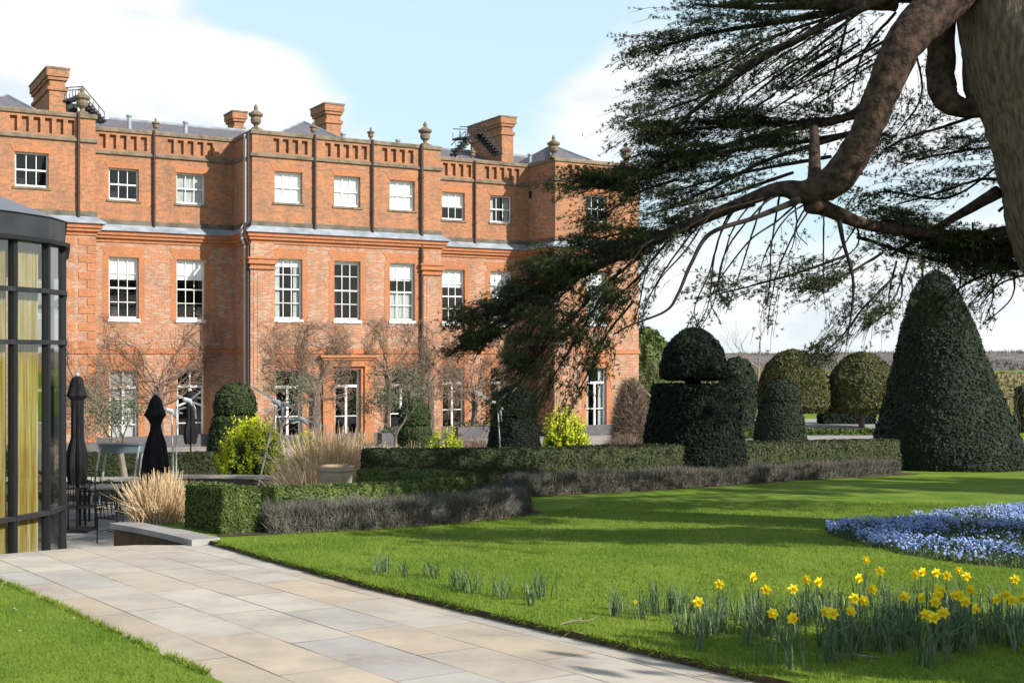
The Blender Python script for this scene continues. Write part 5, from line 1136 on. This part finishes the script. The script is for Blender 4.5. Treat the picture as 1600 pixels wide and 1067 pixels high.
limb([(1540, -60, 15.5), (1470, 5, 15.2), (1418, 60, 15.0), (1385, 130, 15.0), (1355, 205, 15.1), (1312, 275, 15.3), (1262, 300, 15.5), (1215, 296, 15.7), (1140, 325, 16.2), (1050, 362, 17), (985, 392, 17.6), (900, 432, 18.2), (815, 478, 18.8), (745, 525, 19.3), (702, 556, 19.6)],
     [88, 74, 63, 52, 49, 52, 40, 24, 19, 17, 15, 12, 9, 6, 3], 2)
limb([(1530, -80, 15.9), (1478, 20, 15.9), (1470, 90, 15.9), (1474, 145, 15.8), (1500, 168, 15.7), (1550, 165, 15.6), (1600, 150, 15.5)], [58, 40, 42, 44, 34, 34, 34], 3)
limb([(1530, 10, 15.8), (1522, 90, 15.7), (1530, 150, 15.7), (1560, 175, 15.6)], [40, 34, 40, 44], 4)
limb([(1272, 300, 15.5), (1273, 260, 15.8), (1272, 200, 16.2)], [26, 18, 14], 5)          # broken stub
limb([(1268, 318, 15.4), (1300, 330, 15.6), (1350, 350, 15.9), (1430, 362, 16.3), (1520, 368, 16.6), (1620, 352, 16.2)], [34, 22, 18, 16, 14, 22], 6)
limb([(1250, 312, 15.4), (1180, 340, 15.2), (1110, 365, 15.0), (1080, 412, 14.9), (1060, 458, 14.8), (1040, 486, 14.8), (985, 508, 14.8), (960, 522, 14.9)], [12, 8, 7, 6, 5, 4, 3, 2], 7, k=8, m='fine')
limb([(1308, 325, 15.4), (1318, 380, 15.3), (1332, 430, 15.3), (1332, 475, 15.3), (1322, 540, 15.4)], [10, 6, 5, 4, 2], 8, k=8, m='fine')
limb([(1400, 5, 16.2), (1290, 8, 16.8), (1180, 12, 17.6), (1090, 8, 18)], [26, 16, 9, 3], 9, k=8)
limb([(1400, -10, 16.0), (1320, 25, 16.2), (1250, 60, 16.4), (1180, 92, 16.8), (1110, 150, 17.1), (1050, 200, 17.4), (1012, 222, 17.6)], [18, 12, 9, 9, 6, 4, 2], 10, k=8)
limb([(1420, -20, 16.4), (1300, 20, 17), (1200, 38, 17.5), (1100, 55, 18), (1020, 80, 18.3)], [16, 10, 7, 5, 2], 11, k=8)
limb([(1395, 120, 16), (1330, 180, 16.6), (1220, 205, 17.2), (1110, 235, 17.8), (1000, 272, 18.3), (925, 292, 18.6)], [20, 14, 10, 8, 5, 2], 12, k=8)
limb([(1380, 190, 16), (1310, 215, 16.5), (1200, 250, 17), (1100, 300, 17.4), (1030, 330, 17.6)], [12, 8, 6, 5, 2], 13, k=8)
limb([(1560, 300, 15.9), (1500, 335, 16.4), (1430, 375, 16.8), (1390, 400, 17)], [22, 14, 8, 3], 14, k=8)

# second-order branches and the foliage sprays they carry.  stroke: pixel/depth path, start fraction of foliage, amount, spread (m across, up, deep), twig length
sub_b = MB(); FP = []; FB = []
AM = 1.0
DENSE = {110: 1.9, 111: 1.9, 112: 1.5, 117: 2.0, 118: 2.0, 119: 1.7, 120: 0.85, 121: 0.7, 122: 0.6, 123: 0.55, 124: 0.9, 134: 1.0, 130: 2.2, 131: 2.0, 101: 1.5, 102: 1.4, 103: 1.3}
def spray(pts, ws, amount, seed, f0=0.1, sp=0.30, tw=0.55, droop=-0.10, up=0.10, clump=0.05, twr=0.0045, flat=0.35):
    r = random.Random(seed); out = mpath(sub_b, pts, ws, k=6, sub=6, wob=0.25, seed=seed)
    out = [Vector(p) for p in out]; m = len(out)
    dirn = (out[-1]-out[0]).normalized()
    for _ in range(int(amount*AM*DENSE.get(seed, 1.0))):
        i = min(m-2, int((f0 + (1-f0)*r.random()**0.8)*(m-1))); p = out[i].lerp(out[i+1], r.random()); d = (out[i+1]-out[i]).normalized()
        # sideways fans: mostly horizontal, forward, a little drooping
        sd = Vector((d.y, -d.x, 0)).normalized() * r.choice((-1, 1)); dd = (d*r.uniform(0.5, 1.2) + sd*r.uniform(0.0, 1.0) + Vector((0, 0, r.uniform(-0.25, 0.35) + droop))).normalized()
        p = p + Vector((r.gauss(0, sp*0.5), r.gauss(0, sp*0.9), r.gauss(up*0.5, sp*flat)))
        L = tw*r.uniform(0.5, 1.25); e = p + dd*L*0.5 + Vector((0, 0, 0.03)); g = p + dd*L + Vector((0, 0, droop*L*0.6))
        sub_b.tube([p, e, g], [twr, twr*0.8, twr*0.4], 3, cap=False)
        nt = max(3, int(L/0.034))
        for q in range(nt):
            t_ = (q+0.7)/nt; c = p.lerp(e, t_*2) if t_ < 0.5 else e.lerp(g, t_*2-1)
            for _k in range(1): FP.append((c.x + r.gauss(0, clump*0.6), c.y + r.gauss(0, clump), c.z + 0.02 + r.gauss(0, clump*0.22)))
S = spray
# crown above the big bough
S([(1480, 0, 16.2), (1300, 0, 16.8), (1180, 3, 17.6), (1105, 12, 18)], [10, 7, 4, 2], 150, 101, sp=0.35)
S([(1350, 8, 17), (1230, 30, 17.4), (1120, 50, 17.8), (1050, 68, 18.1), (1012, 80, 18.3)], [8, 6, 5, 4, 2], 190, 102, sp=0.24)
S([(1290, 30, 17), (1200, 62, 17.2), (1130, 100, 17.6), (1060, 128, 17.9), (1028, 140, 18)], [6, 5, 4, 3, 2], 170, 103, sp=0.22)
S([(1260, 60, 16.6), (1180, 100, 16.9), (1100, 150, 17.3), (1030, 175, 17.5), (1002, 186, 17.6)], [5, 5, 4, 3, 2], 150, 104, sp=0.2)
S([(1200, 85, 16.6), (1130, 140, 17), (1060, 192, 17.3), (1008, 218, 17.5)], [5, 4, 3, 2], 120, 105, sp=0.2)
S([(1340, 20, 16.2), (1270, 80, 16.4), (1200, 130, 16.8), (1150, 170, 17)], [6, 5, 4, 2], 60, 106, sp=0.35)
S([(1390, 60, 16.4), (1300, 110, 16.7), (1230, 140, 17)], [5, 4, 2], 42, 107, sp=0.4)
S([(1330, 5, 16.8), (1310, 90, 16.6), (1290, 165, 16.6)], [5, 4, 2], 34, 108, sp=0.4)
S([(1400, 20, 16.8), (1350, 80, 16.8), (1330, 150, 16.8)], [5, 4, 2], 26, 109, sp=0.4)
# the two dense flat pads left of the bough
S([(1360, 180, 16.6), (1260, 190, 17), (1180, 195, 17.4), (1110, 200, 17.7), (1050, 210, 18)], [8, 7, 6, 4, 2], 270, 110, sp=0.26, flat=0.28)
S([(1350, 205, 16.4), (1250, 222, 16.9), (1150, 235, 17.3), (1060, 262, 17.8), (980, 285, 18.2), (905, 292, 18.5)], [8, 7, 6, 5, 4, 2], 360, 111, sp=0.24, flat=0.32)
S([(1130, 230, 17.6), (1060, 245, 17.9), (1010, 262, 18.1)], [5, 4, 2], 120, 112, sp=0.28)
S([(1300, 245, 16.4), (1200, 262, 16.8), (1120, 280, 17.2), (1050, 300, 17.6)], [6, 5, 4, 2], 130, 113, sp=0.24)
S([(1240, 270, 16.4), (1150, 300, 16.8), (1070, 320, 17.2), (1010, 335, 17.5)], [5, 5, 4, 2], 130, 114, sp=0.24)
S([(1060, 280, 18), (1000, 300, 18.2), (960, 325, 18.4), (930, 345, 18.5)], [5, 4, 3, 2], 120, 115, sp=0.22)
S([(1180, 320, 16.6), (1090, 345, 16.9), (1010, 372, 17.4)], [5, 4, 2], 110, 116, sp=0.26)
# the long sunlit bough over the house
S([(1120, 335, 16.6), (1030, 372, 17.2), (960, 395, 17.8), (890, 410, 18.2), (842, 428, 18.5)], [5, 5, 4, 3, 2], 260, 117, sp=0.24, up=0.05)
S([(1000, 388, 17.6), (920, 420, 18.1), (850, 450, 18.6), (790, 478, 19), (745, 500, 19.3)], [5, 5, 4, 3, 2], 290, 118, sp=0.24)
S([(930, 420, 18.1), (860, 462, 18.5), (800, 505, 19), (760, 530, 19.2), (728, 545, 19.4)], [5, 4, 4, 3, 2], 200, 119, sp=0.18)
S([(1000, 400, 17.4), (940, 450, 17.8), (890, 500, 18.1), (850, 545, 18.3), (810, 585, 18.5)], [5, 5, 4, 3, 2], 300, 120, sp=0.3)
S([(970, 420, 17.2), (930, 480, 17.5), (900, 530, 17.7), (870, 580, 17.9), (845, 625, 18)], [5, 4, 4, 3, 2], 240, 121, sp=0.28)
S([(990, 470, 16.4), (950, 520, 16.8), (925, 570, 17), (905, 610, 17.1)], [4, 4, 3, 2], 120, 122, sp=0.22)
S([(860, 520, 18.2), (830, 570, 18.4), (800, 610, 18.5), (770, 640, 18.6)], [4, 3, 3, 2], 120, 123, sp=0.22)
S([(1040, 380, 17.2), (1000, 430, 17.2), (960, 470, 17.3), (935, 510, 17.4)], [4, 4, 3, 2], 150, 124, sp=0.28)
S([(1000, 360, 17.8), (940, 372, 18), (880, 392, 18.3)], [4, 3, 2], 80, 125, sp=0.2)
S([(900, 440, 18), (850, 490, 18.3), (820, 540, 18.4)], [4, 3, 2], 170, 134, sp=0.3)
# drooping twigs over the gap of sky
r0 = random.Random(5)
for i in range(17):
    x = r0.uniform(1085, 1300); y = float(np.interp(x, [1050, 1140, 1215, 1262, 1310], [362, 326, 300, 310, 326])); YD = float(np.interp(x, [1050, 1140, 1215, 1310], [17, 16.2, 15.7, 15.4])); l = r0.uniform(70, 215); dx = r0.uniform(-150, 15)
    S([(x, y, YD), (x+dx*0.30, y+l*r0.uniform(.05, .2), YD-.1), (x+dx*r0.uniform(.6, .8), y+l*r0.uniform(.3, .5), YD-.2), (x+dx*r0.uniform(.85, 1.1), y+l*0.78, YD-.2), (x+dx*1.05+r0.uniform(-25, 25), y+l, YD-.2)], [4.2, 3.2, 2.6, 2.0, 1.2], 5 if i % 3 else 16, 300+i, f0=0.5, sp=0.15, tw=0.3)
S([(1320, 400, 15.8), (1250, 425, 15.8), (1180, 445, 15.9), (1120, 460, 16)], [5, 4, 3, 2], 75, 126, sp=0.24)
S([(1380, 395, 15.9), (1320, 430, 15.8), (1270, 452, 15.8)], [5, 4, 2], 70, 127, sp=0.2)
S([(1400, 430, 15.6), (1350, 480, 15.5), (1320, 520, 15.6), (1290, 550, 15.7)], [5, 4, 3, 2], 75, 128, sp=0.2)
S([(1420, 400, 15.8), (1400, 460, 15.7), (1370, 500, 15.6)], [4, 3, 2], 50, 129, sp=0.2)
# dense bough behind and right of the limb
S([(1300, 335, 16.2), (1380, 352, 16.6), (1470, 378, 16.9), (1560, 392, 17), (1640, 388, 17)], [7, 7, 6, 6, 4], 420, 130, sp=0.30, f0=0.12, flat=0.26)
S([(1340, 370, 16.4), (1430, 398, 16.7), (1520, 415, 16.9), (1620, 415, 17)], [6, 6, 5, 4], 240, 131, sp=0.26)
S([(1620, 400, 16.6), (1550, 425, 16.8), (1500, 450, 16.9), (1470, 480, 17)], [5, 4, 3, 2], 60, 132, sp=0.2)
S([(1600, 430, 16), (1560, 445, 16.2), (1530, 480, 16.2)], [4, 3, 2], 26, 133, sp=0.18)
# thinner growth between trunk and limb
S([(1600, 150, 17.5), (1500, 190, 17.6), (1420, 215, 17.6), (1380, 235, 17.6)], [6, 5, 4, 3], 90, 140, sp=0.28)
S([(1600, 225, 17.5), (1510, 235, 17.5), (1430, 250, 17.5)], [5, 4, 3], 110, 141, sp=0.2)
S([(1620, 290, 17.2), (1540, 280, 17.3), (1470, 300, 17.3), (1400, 320, 17.3)], [5, 5, 4, 2], 80, 142, sp=0.3)
S([(1560, 330, 17), (1600, 300, 17), (1640, 270, 17)], [5, 4, 3], 40, 143, sp=0.26)
S([(1430, 80, 17.5), (1440, 150, 17.5), (1400, 210, 17.5)], [4, 3, 2], 60, 144, sp=0.3)
S([(1560, 260, 17.4), (1480, 310, 17.2), (1380, 300, 17), (1330, 330, 16.8)], [4, 4, 3, 2], 60, 145, sp=0.3)
for i in range(15):                                      # fine bare twigs
    x = r0.uniform(1330, 1590); y = r0.uniform(330, 430); l = r0.uniform(40, 120)
    S([(x, y, 16.2), (x+r0.uniform(-30, 20), y+l*0.5, 16.2), (x+r0.uniform(-60, 10), y+l, 16.3)], [4, 2.5, 1.2], 3, 400+i, f0=0.6, sp=0.1, tw=0.25)
for i in range(26):
    x = r0.uniform(1180, 1380); y = r0.uniform(10, 150); l = r0.uniform(60, 150)
    S([(x, y, 16.8), (x-l*0.4, y+l*0.25, 16.9), (x-l*0.9, y+l*0.6, 17)], [4, 2.5, 1.2], 5, 450+i, f0=0.4, sp=0.15, tw=0.35)
# the part of the crown beyond the frame, to the right and above, that shades the garden
def off(x, y, z): q = Vector((x, y, z)); return ((q.x)/q.y*F + 800, HOR - (q.z-EYE)/q.y*F, q.y)
OC = []
for i in range(34):
    a = r0.uniform(-1.3, 1.5); L = r0.uniform(4.0, 10.5); z = r0.uniform(4.0, 12.5); b0 = Vector((7.6, 16.0, z)); b1 = b0 + Vector((math.cos(a)*L, math.sin(a)*L, r0.uniform(-0.6, 0.5)))
    q0 = b0 - CL; q1 = b1 - CL; sub_b.tube([q0, q0.lerp(q1, 0.5) + Vector((0, 0, 0.15)), q1], [0.11, 0.07, 0.02], 5)
    for t in np.linspace(0.3, 1.0, 9):
        c = q0.lerp(q1, t)
        for _ in range(46): OC.append((c.x + r0.gauss(0, 0.55), c.y + r0.gauss(0, 0.55), c.z + r0.gauss(0, 0.12)))
OC = np.array(OC); wx = OC[:, 0] + CL.x; wy = OC[:, 1] + CL.y; OC = OC[(wx > 0.43*wy + 0.3)]
npmesh('outer_foliage', leaf_quads(OC, 0.13, aspect=0.35), 4, M['cedar'], cedar)
sub_b.build('branches', M['fine'], cedar)
FPa = np.array(FP); cn = smooth_noise(FPa*np.array([1, 1, 2.2]), 5.5, 901) + 0.6*smooth_noise(FPa*np.array([1, 1, 2.0]), 13, 902); FPa = FPa[(cn > 0.12) | (rng.random(len(FPa)) < 0.07)]; print('tufts', len(FPa))
npmesh('foliage', needles(FPa, 11, 0.045, 0.0052, up=0.7), 3, M['cedar'], cedar)

# unseen trees added, crowns shaped so their shade falls on lawn, path and hedge
def shade_tree(x, y, zc, rx, ry, rz_, n, label, seed, leaf=0.16):
    leaf = 0.10 if n < 400 else leaf
    zb = lawn_z(y); o = empty('evergreen_tree', (x, y, zb), 0, label, 'tree', 'unseen evergreens added for their shade'); r = np.random.default_rng(seed)
    mb = MB(); mb.tube([(0, 0, 0), (0, 0, zc)], [0.22, 0.10] if n > 400 else [0.07, 0.04], 8); mb.build('trunk', M['bark'], o)
    c = r.normal(size=(60, 3)); c /= np.linalg.norm(c, axis=1, keepdims=True); c *= r.uniform(0.3, 1, (60, 1)); P = c[r.integers(0, 60, n)]*np.array([rx, ry, rz_]) + r.normal(0, 0.22, (n, 3)) + np.array([0, 0, zc])
    npmesh('crown', leaf_quads(P, leaf, aspect=0.5), 4, M['cedar'], o); return o
SHADE = [(9.4, 4.4, 3.9, 2.6, 1.0, 0.4, 1900), (-1.2, -1.4, 5.2, 2.2, 1.0, 0.5, 1600), (12.2, 9.4, 6.9, 4.0, 0.55, 0.3, 2600), (20.8, 18.9, 7.4, 6.0, 4.0, 0.8, 11000)]
for i, s in enumerate(SHADE): shade_tree(*s, ('unseen evergreen tree added on the right to shade the daffodil corner', 'unseen evergreen added behind the camera to shade the near left lawn and path', 'slim unseen evergreen added on the right to cast a narrow band of shade', 'broad unseen evergreen added on the right to shade the far lawn and long hedge')[i], 600+i)
